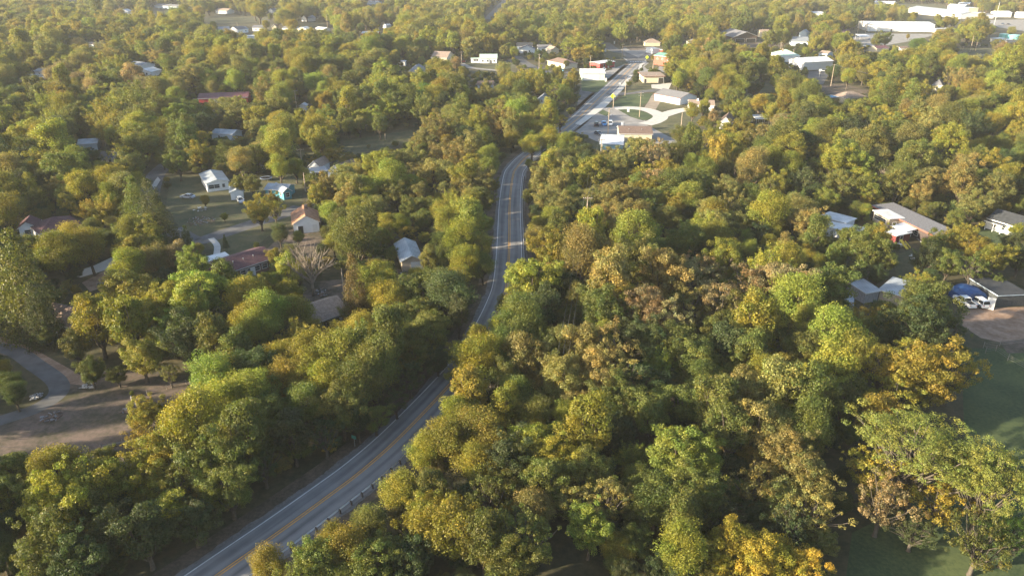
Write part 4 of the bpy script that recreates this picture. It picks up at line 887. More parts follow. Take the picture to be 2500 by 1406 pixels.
# ============================================================ TREES
def leaves_mesh(name, puffs, per, size, seed, up=0.15, wide=0.62, jitter=0.6, fill=0.35):
    r = np.random.default_rng(seed); pc = np.array([p[0] for p in puffs]); pr = np.array([p[1] for p in puffs])
    ax = np.array([p[2] if len(p) > 2 else (0,0,1) for p in puffs]); st = np.array([p[3] if len(p) > 3 else 0.8 for p in puffs])
    cnt = np.maximum(8, (per * (pr/np.mean(pr))**1.6).astype(int)); k = np.repeat(np.arange(len(puffs)), cnt); n = len(k)
    d = r.normal(size=(n,3)); d /= np.linalg.norm(d, axis=1)[:,None]
    rad = np.where(r.random(n) < fill, r.random(n)**.5*.8, .82+.3*r.random(n))
    off = d*rad[:,None]*pr[k][:,None]; a = ax[k]; al = (off*a).sum(1)[:,None]*a; off = (off-al) + al*st[k][:,None]
    pos = pc[k] + off
    nrm = d*(1-jitter*.5) + r.normal(size=(n,3))*jitter*.6 + np.array([0,0,up]); nrm /= np.linalg.norm(nrm, axis=1)[:,None]
    t = r.normal(size=(n,3)); t -= (t*nrm).sum(1)[:,None]*nrm; t /= np.linalg.norm(t, axis=1)[:,None]; b = np.cross(nrm, t)
    s = size*(.65+.7*r.random(n))[:,None]
    v = np.empty((n,4,3)); v[:,0] = pos - t*s; v[:,1] = pos - b*s*wide; v[:,2] = pos + t*s; v[:,3] = pos + b*s*wide
    v[:,1] += nrm*s*.22; v[:,3] += nrm*s*.22
    me = bpy.data.meshes.new(name); me.vertices.add(n*4); me.vertices.foreach_set('co', v.reshape(-1)); me.loops.add(n*4); me.polygons.add(n)
    me.loops.foreach_set('vertex_index', np.arange(n*4, dtype=np.int32)); me.polygons.foreach_set('loop_start', np.arange(0, n*4, 4, dtype=np.int32))
    me.update(calc_edges=True)
    A = me.attributes.new('leaf_var', 'FLOAT', 'FACE'); A.data.foreach_set('value', r.random(n).astype(np.float32))
    pv = r.random(len(puffs)); B = me.attributes.new('puff_var', 'FLOAT', 'FACE'); B.data.foreach_set('value', np.clip(pv[k]*.75+r.random(n)*.25, 0, 1).astype(np.float32))
    me.materials.append(LEAF); return me
def limbs_mesh(name, tips, seed, h0=6.5, trunk_r=.33, m=None, thick=.11, split=2.6):
    r = random.Random(seed); mb = MB()
    lean = (r.uniform(-.4,.4), r.uniform(-.4,.4)); top = (lean[0], lean[1], h0*.62)
    mb.tube([(0,0,-.1),(0,0,.35),(lean[0]*.3,lean[1]*.3,h0*.3),top], [trunk_r*1.5,trunk_r*1.05,trunk_r*.9,trunk_r*.72], 7)
    for tp in tips:
        t = Vector(tp); a = Vector(top) + Vector((0,0,r.uniform(-split,.1))); a.x *= .6; a.y *= .6
        m1 = a.lerp(t, .35) + Vector((r.uniform(-.4,.4), r.uniform(-.4,.4), -.35+r.uniform(-.2,.2))); m2 = a.lerp(t, .7) + Vector((r.uniform(-.4,.4), r.uniform(-.4,.4), r.uniform(-.2,.3)))
        mb.tube([a,m1,m2,t], [thick*1.5,thick*1.1,thick*.7,thick*.25], 5, cap=False)
    return mb.mesh(name, m or BARK, smooth=True)
def lobes(r, n=9, amp=.45, w=.45):
    d = r.normal(size=(n,3)); d[:,2] = np.abs(d[:,2])*.8-.15; d /= np.linalg.norm(d, axis=1)[:,None]; a = r.random(n)*amp+amp*.4
    return lambda q: .74 + max(a[i]*math.exp(-(math.acos(max(-1,min(1,float(np.dot(q, d[i])))))/w)**2) for i in range(n))
# every crown has radius about 5 m round a centre 6.5 m up
def mk_oak(s, n=170, pr=(.38,1.05), per=58, size=.20, amp=.6, zs=.92):
    r = np.random.default_rng(s); L = lobes(r, 12, amp, .32); P_ = []
    for i in range(n):
        q = r.normal(size=3); q /= np.linalg.norm(q)
        if q[2] < -.85: q[2] = -q[2]
        rr = 4.3*L(q)*(.55+.5*r.random()**.6 if r.random() < .85 else .3+.3*r.random()); rad = pr[0]+(pr[1]-pr[0])*r.random()**1.5
        P_.append((q*rr*np.array([1,1,zs if q[2] > 0 else 1.15])+[0,0,6.3], rad))
    return P_
def mk_fine(s):
    r = np.random.default_rng(s); L = lobes(r, 14, .35, .3); P_ = []
    for i in range(95):
        q = r.normal(size=3); q /= np.linalg.norm(q)
        if q[2] < -.8: q[2] = -q[2]
        rr = 4.2*L(q)*(.5+.5*r.random()**.6); P_.append((q*rr*np.array([.95,.95,1.1])+[0,0,6.5], .8+.7*r.random()))
    return P_
def mk_plume(s):
    r = np.random.default_rng(s); P_ = []
    for i in range(46):
        a = r.random()*2*math.pi; e = .25+1.25*r.random(); d = np.array([math.cos(a)*math.cos(e), math.sin(a)*math.cos(e), math.sin(e)]); ln = (5.6+2.2*math.sin(e))*(.8+.3*r.random())
        for k in range(4):
            f = .42+.58*(k+.5)/4; P_.append((d*ln*f+np.array([0,0,3.0]), (.95,.85,.62,.38)[k], tuple(d), 1.5))
    return P_
def mk_tall(s):
    r = np.random.default_rng(s); L = lobes(r, 9, .4, .4); P_ = []
    for i in range(120):
        q = r.normal(size=3); q /= np.linalg.norm(q)
        if q[2] < -.6: q[2] = -q[2]
        rr = 4.0*L(q)*(.6+.4*r.random()**.5); P_.append((q*rr*np.array([.82,.82,1.35])+[0,0,7.2], .55+.6*r.random()))
    return P_
def mk_cedar(s):
    r = np.random.default_rng(s); P_ = []
    for i in range(210):
        z = .4+12.0*r.random()**1.15; w_ = 4.6*(1-z/13.2)**.75*(.75+.35*r.random()); a = r.random()*2*math.pi; k = (.45+.55*r.random()**.4)
        d = np.array([math.cos(a), math.sin(a), .15]); P_.append((np.array([math.cos(a)*w_*k, math.sin(a)*w_*k, z]), .35+.55*(1-z/14), tuple(d/np.linalg.norm(d)), 1.5))
    return P_
def mk_open(s):
    r = np.random.default_rng(s); P_ = []
    L = lobes(r, 16, .5, .28)
    for i in range(430):
        q = r.normal(size=3); q /= np.linalg.norm(q)
        if q[2] < -.35: q[2] = -q[2]*.5
        rr = 4.6*L(q)*(.72+.28*r.random()); P_.append((q*rr*np.array([1.0,1.0,.62])+[0,0,6.0], .16+.28*r.random()))
    return P_
def mk_bare(s):
    r = np.random.default_rng(s); P_ = []
    for i in range(70):
        a = r.random()*2*math.pi; e = .2+1.2*r.random(); d = np.array([math.cos(a)*math.cos(e), math.sin(a)*math.cos(e), math.sin(e)]); P_.append((d*(4.5+2*r.random())+np.array([0,0,3.]), .5+.5*r.random()))
    return P_
def twig_mesh(name, seed, m, n=46, L0=5.2, thick=.10, base=2.6, h=None, sub=4):
    r = random.Random(seed); mb = MB(); mb.tube([(0,0,-.1),(.05,0,base*.5),(0,.1,base)], [.34,.27,.24], 7)
    for i in range(n):
        a = r.uniform(0,6.283); e = r.uniform(.35,1.35); d = Vector((math.cos(a)*math.cos(e), math.sin(a)*math.cos(e), math.sin(e))); ln = L0*r.uniform(.6,1.15)
        s = Vector((0,0,base*r.uniform(.55,1))); p = [s]; 
        for k in range(1, 6): d = (d+Vector((r.uniform(-.22,.22), r.uniform(-.22,.22), r.uniform(-.08,.2)))).normalized(); p.append(p[-1]+d*ln/5)
        mb.tube(p, [thick*q for q in (1.3,1,.75,.55,.38,.2)], 4, cap=False)
        for j in range(sub):
            k = r.randint(2,4); d2 = (d+Vector((r.uniform(-.9,.9), r.uniform(-.9,.9), r.uniform(-.3,.7)))).normalized(); mb.tube([p[k], p[k]+d2*ln*.2, p[k]+d2*ln*.36+Vector((0,0,.2))], [thick*.4,thick*.28,thick*.12], 3, cap=False)
    return mb.mesh(name, m, smooth=True)
PROTO = {}
def reg(form, i, puffs, per, size, limb_n=22, **kw):
    r = random.Random(i*77+len(form)); lk = {k: kw.pop(k) for k in ('trunk_r','thick','m','split','h0') if k in kw}
    tips = [tuple(puffs[r.randrange(len(puffs))][0]) for _ in range(limb_n)]
    PROTO.setdefault(form, []).append((leaves_mesh('foliage_'+form, puffs, per, size, i, **kw), limbs_mesh('branches_'+form, tips, i, **lk)))
for i in range(5): reg('o', 10+i, mk_oak(100+i), 125, .118)
for i in range(4): reg('f', 20+i, mk_fine(200+i), 200, .11, jitter=.95, fill=.45)
for i in range(3): reg('p', 30+i, mk_plume(300+i), 75, .14, up=.15)
for i in range(3): reg('t', 40+i, mk_tall(400+i), 105, .15)
for i in range(2): reg('c', 50+i, mk_cedar(500+i), 66, .13, limb_n=10, up=.1)
for i in range(2): reg('x', 60+i, mk_open(600+i), 64, .052, limb_n=80, thick=.07, m=mat('grey_bark', (.075,.063,.05), .9, .25, 2.5), trunk_r=.22)  # plain grey-brown bark colour for the open crowns
for i in range(3): reg('s', 70+i, mk_oak(700+i, 120, (.3,.75), amp=.6), 48, .13, limb_n=46, thick=.09, m=mat('grey_bark', (.075,.063,.05)))
for i in range(2): PROTO.setdefault('b', []).append((leaves_mesh('foliage_b', mk_bare(800+i), 16, .13, 80+i, jitter=1.0), twig_mesh('branches_b', 90+i, PALEBARK)))
TINT = {'l':(.180,.196,.036),'y':(.192,.182,.028),'g':(.108,.118,.028),'d':(.056,.072,.026),'o':(.200,.170,.028),'t':(.185,.163,.052),'k':(.205,.162,.080),'e':(.085,.145,.026),'m':(.130,.158,.034),'u':(.300,.225,.030)}
FORMN = {'o':'broadleaf_tree','f':'feathery_tree','p':'plume_tree','t':'tall_tree','c':'cedar_tree','x':'spreading_oak','s':'sparse_tree','b':'leafless_tree'}
CROP = {'A':(0,1040),'B':(620,1040),'C':(1240,1040),'D':(1860,1040),'E':(1860,680),'F':(1240,680),'G':(620,680),'H':(0,680),'I':(0,340),'J':(620,340),'K':(1240,340),'L':(1860,400),'M':(0,0),'N':(620,0),'O':(1240,0),'Q':(1860,0)}
HAND = {
'A':'100,420,230,og 540,470,290,fy 860,620,290,oo 600,850,270,oy 480,1230,280,og 1000,330,170,og 1350,100,190,oo 1560,380,260,oy 1480,620,200,oy 1850,150,280,fy 1660,880,170,oy 2080,480,260,og 2350,250,240,og 1850,950,200,od 2200,680,200,og 1400,1130,240,od 1020,1130,230,od 800,1380,230,od 60,700,200,og 30,1280,150,og 1750,600,200,og 900,900,180,og',
'B':'60,150,200,og 380,180,190,od 680,120,170,od 100,420,160,od 1000,20,130,od 1560,60,140,so 1180,480,190,fy 1400,640,220,fy 1300,400,160,fl 1820,160,270,fy 1640,300,170,fy 2150,120,240,fo 2150,420,200,fo 1100,920,240,fg 800,1130,190,fy 500,1200,180,fo 250,1250,220,fo 150,1400,200,fo 1900,650,140,bk 2250,760,200,og 1900,1050,280,oy 2200,1220,240,og 1150,1330,230,og 1500,1300,200,od 600,1400,220,og 1650,900,190,oy 2420,420,200,od 2430,1030,200,od 1700,700,180,og 1560,1080,170,oy 2400,700,160,og 900,1300,200,fo',
'C':'200,200,230,oy 450,380,200,oy 750,180,240,oy 1000,100,200,od 780,480,220,og 350,620,210,og 1200,330,150,fl 1600,330,260,ol 1820,420,200,ol 1720,720,240,og 1650,1000,200,og 1240,560,150,fg 2100,200,200,og 2350,130,230,ot 2380,600,230,st 150,1150,270,og 2150,1200,200,ou 2350,1300,210,ou 2000,1350,170,ou 60,1380,220,og 1350,30,180,fg 950,780,200,st 620,800,180,st 1350,620,120,og 2050,900,170,od 1850,900,160,og',
'D':'120,120,220,ot 420,130,240,fg 280,400,250,ot 450,600,230,ot 480,880,220,st 200,760,200,ot 120,1330,210,ou 400,1380,200,ou 950,430,170,so 1100,700,190,so 250,1060,180,od',
'E':'1150,900,230,so 1400,820,220,so 1500,1050,260,oo 1800,950,230,so 1250,1180,220,so 2050,1150,230,oo 2250,1250,180,so 650,640,240,fl 820,760,220,fl 620,900,180,fy 300,330,220,fl 420,480,160,fl 350,720,110,bk 100,960,210,oo 380,1000,150,oo 600,1080,220,fy 80,640,180,og 1550,340,250,og 1450,560,230,od 1750,480,230,od 960,400,150,oo 1160,470,140,so 1180,260,200,og 1500,120,130,oo 600,200,230,og 560,60,120,oy 150,130,240,ok 1600,720,120,fk 100,1250,230,ot 450,1300,250,og 780,1200,210,og 1290,660,130,fd 900,560,150,fg 1650,650,160,od 1900,620,130,og 780,330,80,so 250,60,150,ok 1060,1380,190,fo 1050,640,150,od',
'F':'950,180,250,ot 1150,300,220,oy 880,420,200,og 1480,80,220,ot 1750,80,230,sk 1330,400,200,ok 1520,500,180,sk 1700,330,190,ot 2050,300,230,sk 2330,130,240,sk 560,640,190,ot 700,800,210,ot 960,800,240,ot 1080,1000,220,st 860,1050,200,ot 130,880,180,ot 330,920,180,ot 520,1060,200,ot 1600,700,230,og 1800,850,200,og 1450,800,170,od 2050,560,190,og 2350,600,220,oy 2280,830,190,og 2050,780,170,od 200,160,220,oy 120,330,180,og 130,520,200,fg 330,400,170,od 480,160,150,od 640,1180,180,ot 540,1340,130,fl 270,1300,160,fg 800,1340,120,ot 1460,900,140,fl 1620,1260,190,og 1450,1180,150,oe 1850,1060,170,fg 1700,1060,140,fg 2200,1270,230,ot 2420,1150,190,ot 1050,1250,200,og 1250,1080,180,od 60,1180,170,fg 1650,150,160,sk 1900,340,70,fl 2200,420,180,og 1250,600,180,od 620,420,130,og 2420,980,160,fy',
'G':'330,120,190,fy 130,430,200,fl 60,560,180,fl 400,380,170,fl 420,620,170,fo 560,520,150,fo 230,820,200,fo 300,1060,190,fo 560,780,230,fy 500,1000,200,fy 800,850,240,fy 830,560,160,fy 1050,560,170,fy 700,1120,200,fy 1010,760,220,fg 1150,950,240,fg 1300,720,200,og 1000,1130,220,fg 1120,150,170,oy 1280,280,180,fy 1320,450,150,fl 1450,80,160,oy 1650,180,200,og 1600,380,170,og 1850,230,220,fd 1950,380,170,od 1680,560,180,og 1750,760,150,od 1480,900,210,od 1350,1130,190,od 1150,1280,200,og 850,1300,220,og 500,1250,200,fg 150,1250,220,og 60,950,190,od 1520,720,160,og 2150,640,210,fy 2000,740,140,oy 2380,430,190,fy 2250,330,120,fy 2450,200,160,oy 2150,880,200,fy 2350,720,190,fg 2000,1000,140,oo 2080,1200,190,fo 2280,1120,150,bg 1620,1370,120,so 1950,1350,180,fy 2420,980,160,og 950,350,130,og 1500,620,150,og 2400,1280,170,fy 60,220,130,oo',
'H':'280,300,250,cg 420,450,200,cd 60,160,150,og 40,850,190,fg 130,1080,170,fd 60,700,120,fg 1000,330,230,oy 1250,180,220,oy 1450,380,200,oy 950,530,200,oy 1250,560,200,oy 1600,330,190,oy 720,640,180,og 850,830,200,og 1350,750,220,oo 1700,550,190,ol 1900,180,220,ol 2150,80,200,og 1850,400,180,ol 1820,700,200,od 2080,720,190,og 2350,280,190,fo 2400,520,170,fo 2250,800,180,og 2200,960,130,fy 2050,1050,220,fl 2150,1280,220,fy 1680,1250,180,oy 1350,1330,140,oo 1500,1330,110,oo 2400,1200,220,fl 1250,1060,60,fg 1600,850,170,og 1100,850,170,og 1450,900,170,od 2450,850,120,fy',
'I':'60,700,200,fo 180,860,170,fo 560,120,170,fl 720,180,150,fl 530,300,160,oo 650,380,150,og 480,980,190,fo 300,1130,150,so 700,1000,190,fo 600,1150,190,fo 860,1120,150,fo 800,500,140,fo 820,640,130,fo 1080,480,140,fo 1200,560,160,ft 1020,700,120,fo 1100,640,120,fy 640,560,90,fg 1260,950,120,fy 1280,1100,160,oy 1420,980,120,oy 1320,770,130,cg 1620,780,210,cd 1500,860,150,cd 1780,960,140,cd 1900,1050,100,cd 1180,150,140,oy 1350,80,150,og 1250,280,130,og 1550,180,90,fg 1700,250,120,og 1800,120,110,tg 1900,180,100,oy 2100,120,120,oy 2300,230,140,ft 2430,180,110,og 2280,400,120,og 2400,430,100,og 2050,600,130,fo 2130,680,90,fo 1950,560,80,fo 1130,910,90,fg 860,860,100,fg 100,370,150,ft 260,340,120,ft 220,470,120,fd 320,620,110,fg 250,110,160,og 70,240,110,oy 880,180,110,od 760,330,100,od 1230,1260,170,fy 1480,1180,150,ft 1700,1170,120,fk 1980,1180,140,ol 2180,1260,140,ol 1860,1300,140,ol 2380,1330,140,og 120,1130,140,fd 200,1300,150,fg 1580,560,110,fd 1470,500,90,fd 1580,380,80,fd 2350,950,90,cg 2150,1000,38,cd 2440,980,60,fg 450,450,110,fd 1380,300,110,fg 1300,420,90,fy 1180,360,90,og 950,950,60,fd',
'J':'90,560,120,so 200,680,110,so 60,740,110,oo 180,570,80,oo 250,330,90,fy 400,320,80,fy 480,360,55,fy 640,60,130,oo 740,110,120,oo 1080,110,90,ot 1250,180,120,fy 1380,130,100,fy 900,250,120,ft 980,330,100,ft 1200,320,120,oy 1500,90,110,oy 1350,270,100,ot 1640,80,110,ot 1500,250,100,ot 1800,180,120,ot 1950,250,110,ot 2100,130,110,ot 2240,200,100,fl 2230,330,90,fl 600,540,110,oy 700,480,110,ot 720,640,120,oy 880,440,120,ot 980,560,110,ot 870,620,110,ot 1080,560,100,fy 1150,680,110,ft 1250,440,100,ot 1360,560,110,og 1480,420,110,ot 1560,560,100,ot 1650,490,38,fl 1700,400,100,ot 1620,350,90,ot 1850,420,110,ot 1820,560,90,ot 2050,380,110,ot 2180,470,110,ot 2280,420,80,og 2020,520,100,ot 2180,620,110,og 1860,600,90,fy 1800,720,120,fy 1960,740,130,fy 2080,660,100,fo 1850,870,120,fy 2080,900,140,fl 2200,820,90,fl 1980,1050,150,fy 2160,1080,120,fl 1870,1180,110,fg 2020,1250,140,fy 1680,1230,100,fg 2180,1260,110,fg 730,740,100,fl 830,850,110,fg 700,900,90,fg 850,950,110,fy 920,800,90,fy 980,700,90,fy 1280,850,100,fy 1400,860,90,fy 1230,950,90,oy 1300,1060,110,og 1430,1000,90,og 900,1080,110,fg 760,1010,90,fy 420,940,70,fl 250,950,75,fd 200,1140,80,oo 330,1330,120,fl 430,1300,90,fl 1250,1330,100,fl 1080,1380,100,fl 1650,1080,42,so 620,640,70,og 1560,660,90,og 1600,800,90,og 1480,740,90,og 520,700,70,fd 960,950,100,og 1100,1060,110,fg',
'K':'230,80,100,fy 200,180,90,fl 400,60,100,fy 550,100,90,fl 640,200,90,fg 740,120,100,fd 760,260,80,fd 270,240,80,ot 430,230,100,ft 380,350,100,fo 560,360,110,ot 300,480,100,ot 480,500,120,ot 620,560,90,fg 360,620,110,ot 520,680,110,ot 200,600,60,fg 620,740,80,od 420,800,100,fy 560,800,60,fy 280,850,80,fy 250,980,80,ft 480,920,120,og 420,1080,90,fk 560,1050,90,og 1040,110,110,ot 1180,80,100,ot 920,240,100,ot 1080,260,110,ot 1250,180,110,ot 1400,230,120,sk 920,370,90,ot 1100,420,120,fo 1480,200,90,ot 1500,340,100,oo 1290,340,100,oo 1420,480,120,sk 960,520,110,ot 1620,200,100,fg 1750,120,110,fg 1900,60,90,oo 2050,120,120,oo 2000,250,110,oo 2180,230,100,oo 1900,200,80,oo 2300,280,100,fg 2420,180,100,fg 1680,370,100,oo 1560,430,80,oo 1880,360,100,fl 2060,340,90,fg 2080,470,90,ot 2100,580,110,ot 2340,560,90,ot 2440,500,70,fy 820,600,110,ot 1000,640,120,ot 1180,600,110,ot 1340,620,110,og 880,780,130,ot 1080,820,130,ot 1250,750,110,ot 1480,600,100,oo 1580,690,90,oo 820,900,110,ft 1000,980,120,ft 1180,1000,100,ot 1350,920,90,fe 1400,1080,110,fe 1530,1000,60,fe 1750,1010,120,fg 1640,1050,90,fg 1900,720,110,ot 2060,720,120,ot 2180,820,110,ot 1960,860,110,ot 2250,680,90,og 2360,760,90,fy 2240,980,70,fl 2300,1100,80,fl 880,1080,110,ok 680,900,80,oo 700,1180,90,ok 800,1260,100,sk 1000,1250,120,ot 1180,1300,110,ot 1380,1290,110,sk 1700,1220,120,sk 1880,1300,120,sk 2100,1150,100,fy 2280,1280,110,sk 2430,1220,90,sk 1400,750,100,od 2420,950,90,od 2120,960,90,od 1560,1180,90,og',
'L':'60,60,110,fy 250,100,110,fy 700,60,140,oy 880,60,130,ol 750,230,140,og 950,170,110,oy 500,50,80,ok 130,250,110,oo 60,370,100,og 300,430,110,ft 430,500,90,ft 380,230,110,fd 500,330,80,fd 1200,120,140,bg 1330,200,110,fg 1440,80,80,oy 1560,230,120,ot 1750,210,140,ot 1900,300,130,ot 1700,400,150,ot 1500,330,100,ot 2000,450,120,ot 1850,520,110,og 2150,80,110,oo 2280,160,100,oo 2200,300,150,ot 2400,300,120,od 2030,80,110,od 980,440,80,fl 700,380,70,fg 1350,520,55,fo 700,680,120,oo 850,640,110,oo 1000,700,120,oo 1130,780,100,oo 800,820,130,og 980,920,150,og 1150,950,120,og 700,960,100,og 400,620,120,ot 300,560,100,ft 500,780,120,og 1870,780,130,oo 2050,860,130,oo 1650,820,140,og 1780,960,140,og 2000,1030,140,og 2200,960,120,oo 2250,1080,110,og 2400,800,110,od 2450,950,110,od 420,930,90,fy 530,960,90,fy 550,1080,80,fg 700,1100,70,fy 230,840,80,fk 100,720,80,fy 60,800,80,fy 1580,960,110,fd 1600,1100,90,fd 2440,640,60,fy 1100,1050,110,od 880,1080,90,od 1430,560,50,fd 1280,560,55,sk 900,450,60,fg',
'M':'1180,1020,150,py 1330,1080,160,pg 1020,1120,140,py 1250,1250,120,pg 1000,1260,110,py 1310,1290,120,fy 1300,1370,110,fy 450,1060,110,py 520,1180,120,py 640,1120,110,fy 300,1280,110,oy 200,1350,100,oy 1680,960,90,fl 1620,1080,110,og 1800,1080,120,og 1900,1180,120,od 2150,1020,110,ot 2280,1080,130,ot 1300,790,110,fk 1380,880,90,fk 620,740,110,fk 760,790,110,fk 540,800,90,fk 260,870,70,fl 200,930,60,fl 460,880,55,fl 900,920,90,fk 700,930,90,fg 850,1010,80,fy 1090,860,60,fy 1040,700,70,fy 1160,650,80,fy 900,700,70,og 1600,600,80,fl 1800,600,80,fy 1900,600,70,fl 2030,570,80,fy 1700,760,110,og 1850,760,110,ot 2120,740,90,ot 2400,690,90,fy 2250,760,90,og 300,500,90,od 580,520,80,oy 680,560,70,oy 1090,370,90,oy 1190,400,70,og 1300,400,80,oy 1450,470,90,ot 1620,330,90,fo 1750,370,80,og 1850,440,90,og 2250,380,90,og 2380,420,80,og 2100,440,80,og 2430,120,75,fo 520,270,70,fo 600,310,70,fo 200,150,60,fo 280,130,50,og 150,680,80,oy 230,740,70,oy 1800,1290,90,og 1620,1320,50,fl 2080,1370,90,fy 1930,1370,70,oy 1160,560,45,fo 830,560,60,fo 1000,220,80,fy 1400,220,80,fy 1500,530,80,ot 240,270,80,og 100,280,80,og 650,340,80,og 400,430,80,fk 380,1060,80,fg 150,1150,90,fg 60,1150,70,fg 430,560,60,og 760,450,70,fk 950,470,60,fk',
'N':'280,190,75,fl 380,170,80,fo 360,250,60,fo 50,140,80,fo 110,220,60,fo 110,430,80,fo 60,380,60,fo 320,380,80,fy 380,450,70,fy 300,500,80,fy 540,480,80,ft 900,520,80,fo 990,560,90,oy 1250,460,100,fd 1150,430,80,fd 1350,530,90,og 1400,350,70,fo 1500,390,60,fy 2060,340,80,fy 2140,410,70,fy 2000,420,60,fy 2420,500,40,fy 2480,520,45,fy 480,650,90,fy 600,700,90,fg 700,600,70,fl 720,700,80,og 200,760,80,fk 740,830,80,fg 920,830,80,fg 1180,820,100,py 1290,850,90,py 1220,1000,100,tg 1550,970,90,fe 1650,950,90,fe 1600,1080,100,fg 1370,990,38,cy 1400,1160,75,cy 1410,1260,60,cg 780,930,80,fy 720,960,60,fy 950,980,110,fg 850,1050,90,fg 630,1000,80,fy 700,1080,90,fo 230,1200,90,fo 340,1260,90,fo 1350,690,80,oy 1250,700,70,fy 1750,660,60,fd 1660,660,50,fd 1930,640,50,fk 1950,780,42,fk 2380,720,70,ft 1480,830,70,ft 1980,940,90,fy 2000,1090,70,fg 1800,1040,80,fd 2380,930,90,fg 2440,830,60,fy 2400,1110,80,oy 1700,1230,70,oy 1820,1230,70,oy 1980,1230,80,ot 2180,1190,60,oo 2320,1180,60,oo 1090,1370,45,ot 970,110,75,fy 1050,180,80,oy 900,210,70,fy 1700,220,65,fy 1450,190,75,fy 1340,100,60,fy 1560,90,70,fo 860,130,60,og 1080,150,60,fo 500,130,60,fg 700,130,60,og 1600,600,70,fg 1500,560,70,fg 850,640,70,fy 1100,600,60,fo 1080,980,80,tg 1130,1120,80,tg 1200,1230,80,og',
'O':'80,830,100,py 200,800,100,py 130,950,90,fg 470,760,80,fy 450,880,90,oy 550,850,90,oy 640,880,100,og 600,1000,90,og 260,1080,65,fy 420,1060,70,fg 400,1190,90,oy 500,1170,70,oy 300,1290,80,fy 200,1330,70,fl 710,1250,90,ot 560,1330,90,fy 60,1130,80,od 580,470,80,oy 680,450,90,oy 820,440,80,oy 800,520,70,oy 560,550,80,og 450,330,80,fo 560,370,70,fo 700,230,80,oo 780,220,60,fy 1220,740,55,od 1600,540,90,oy 1740,540,90,oy 1580,680,80,oy 1620,790,80,fy 1720,710,80,fy 1850,700,90,fy 1850,370,70,oy 1960,380,80,oy 1800,470,80,oo 1930,500,80,ok 2100,770,80,fy 2030,860,80,fo 2200,860,80,fy 2150,940,80,og 2230,540,65,oy 2430,560,80,oy 2400,660,70,og 1520,420,55,oo 1250,1340,70,fy 1400,1370,80,fy 1640,1330,80,fg 1760,1090,65,fo 1860,1080,55,fo 1960,1150,55,fk 2200,1070,80,oy 2270,1130,60,fy 2080,1300,90,oo 2220,1310,90,oo 1950,1330,80,oy 2400,1030,80,fo 2380,1330,80,od 50,510,40,fy 370,520,42,fd 285,545,38,fd 970,620,26,fd 80,610,32,fd 1600,640,80,oy 2350,850,70,od 2280,780,80,og 1300,150,80,fy 1000,230,70,oy 1140,250,70,og 350,190,80,fo 1470,200,70,fy 160,230,60,fy 1500,330,60,fy 320,780,70,oy',
'Q':'100,380,80,og 210,370,70,og 510,390,55,fy 250,680,90,oy 120,700,90,oy 350,720,80,og 450,860,80,fg 240,880,80,fo 330,1010,80,fo 200,1060,80,fo 690,720,55,fd 640,700,40,fd 820,770,65,fy 780,500,70,fy 900,490,60,fg 920,610,60,fo 1100,400,55,og 1180,390,55,og 1480,440,75,fe 1600,470,75,fg 1740,420,60,fo 1780,480,60,fo 1400,320,48,fo 1540,700,45,fl 1550,790,40,fl 1450,610,70,fy 1620,600,70,fy 1750,620,70,fy 1800,760,80,ot 1900,820,80,ot 2180,640,80,fy 2300,660,80,fo 2200,760,80,og 2380,840,80,og 2420,530,42,fk 2280,520,55,fk 2240,430,60,og 2340,420,60,og 1150,660,80,og 1270,660,70,og 1250,760,50,fy 1100,860,80,oy 1220,920,80,oy 1380,900,80,oy 1540,920,90,oy 1740,900,60,fy 1860,950,80,oy 2200,930,80,oy 2330,930,80,oy 2060,920,80,oy 950,1060,80,og 1080,1030,80,oy 1360,1120,80,ot 1480,1130,90,ot 600,1100,70,fo 700,1150,70,fy 780,1280,70,oy 900,1280,70,oy 1150,1310,65,fk 1780,1340,90,fy 1900,1330,80,fy 2380,1340,80,oy 2080,1100,80,fg 2200,1120,80,oy 430,1220,90,od 560,1270,80,fg 100,1120,80,fo 200,1200,80,ok 120,1340,80,fg 1930,270,55,og 2090,230,60,oy 2000,320,60,og 550,240,60,og 840,250,42,fo 520,300,50,fo 360,60,60,fg 850,90,60,og 700,330,50,fo',
}
trees = []
for cr, s in HAND.items():
    ox, oy = CROP[cr]
    for it in s.split():
        a = it.split(','); x, y, r_ = ox+int(a[0])/3.90625, oy+int(a[1])/3.90625, int(a[2])/3.90625
        trees.append([x, y, r_, a[3]])
big = [[1425,520,25,'fd'],[1452,440,20,'fd'],[1440,565,28,'fd'],[1462,410,18,'od'],[1400,600,24,'fd'],[2150,1250,58,'sk'],[2390,1335,70,'sg'],[2290,1240,60,'so'],[2230,1300,45,'sd'],[2250,1105,165,'xm'],[2405,1190,120,'xm'],[2150,1190,60,'so'],[2470,1300,85,'xe']]
trees += big
rt = random.Random(11); placed = []
for x, y, r_, code in trees:
    form, colr = code; u_ = rt.random()
    if form == 'o' and colr != 'u': form = 't' if u_ < .15 else ('s' if u_ < .26 else 'o')
    elif form == 'f': form = 'p' if u_ < .13 else ('t' if u_ < .2 else 'f')
    # solve for the crown: centre height grows with size
    R = 5.0
    for _ in range(4):
        s = R/5.0; hc = (6.5 if form != 'c' else 5.0)*s*(0.82 if s > 1.4 else 1.0); p = P(x, y, hc); R = r_*depth_at(y, hc)/F
    if p.y < 25: continue
    placed.append(dict(x=x, y=y, r=r_, form=form, col=colr, X=p.x, Y=p.y, R=R, hc=hc))
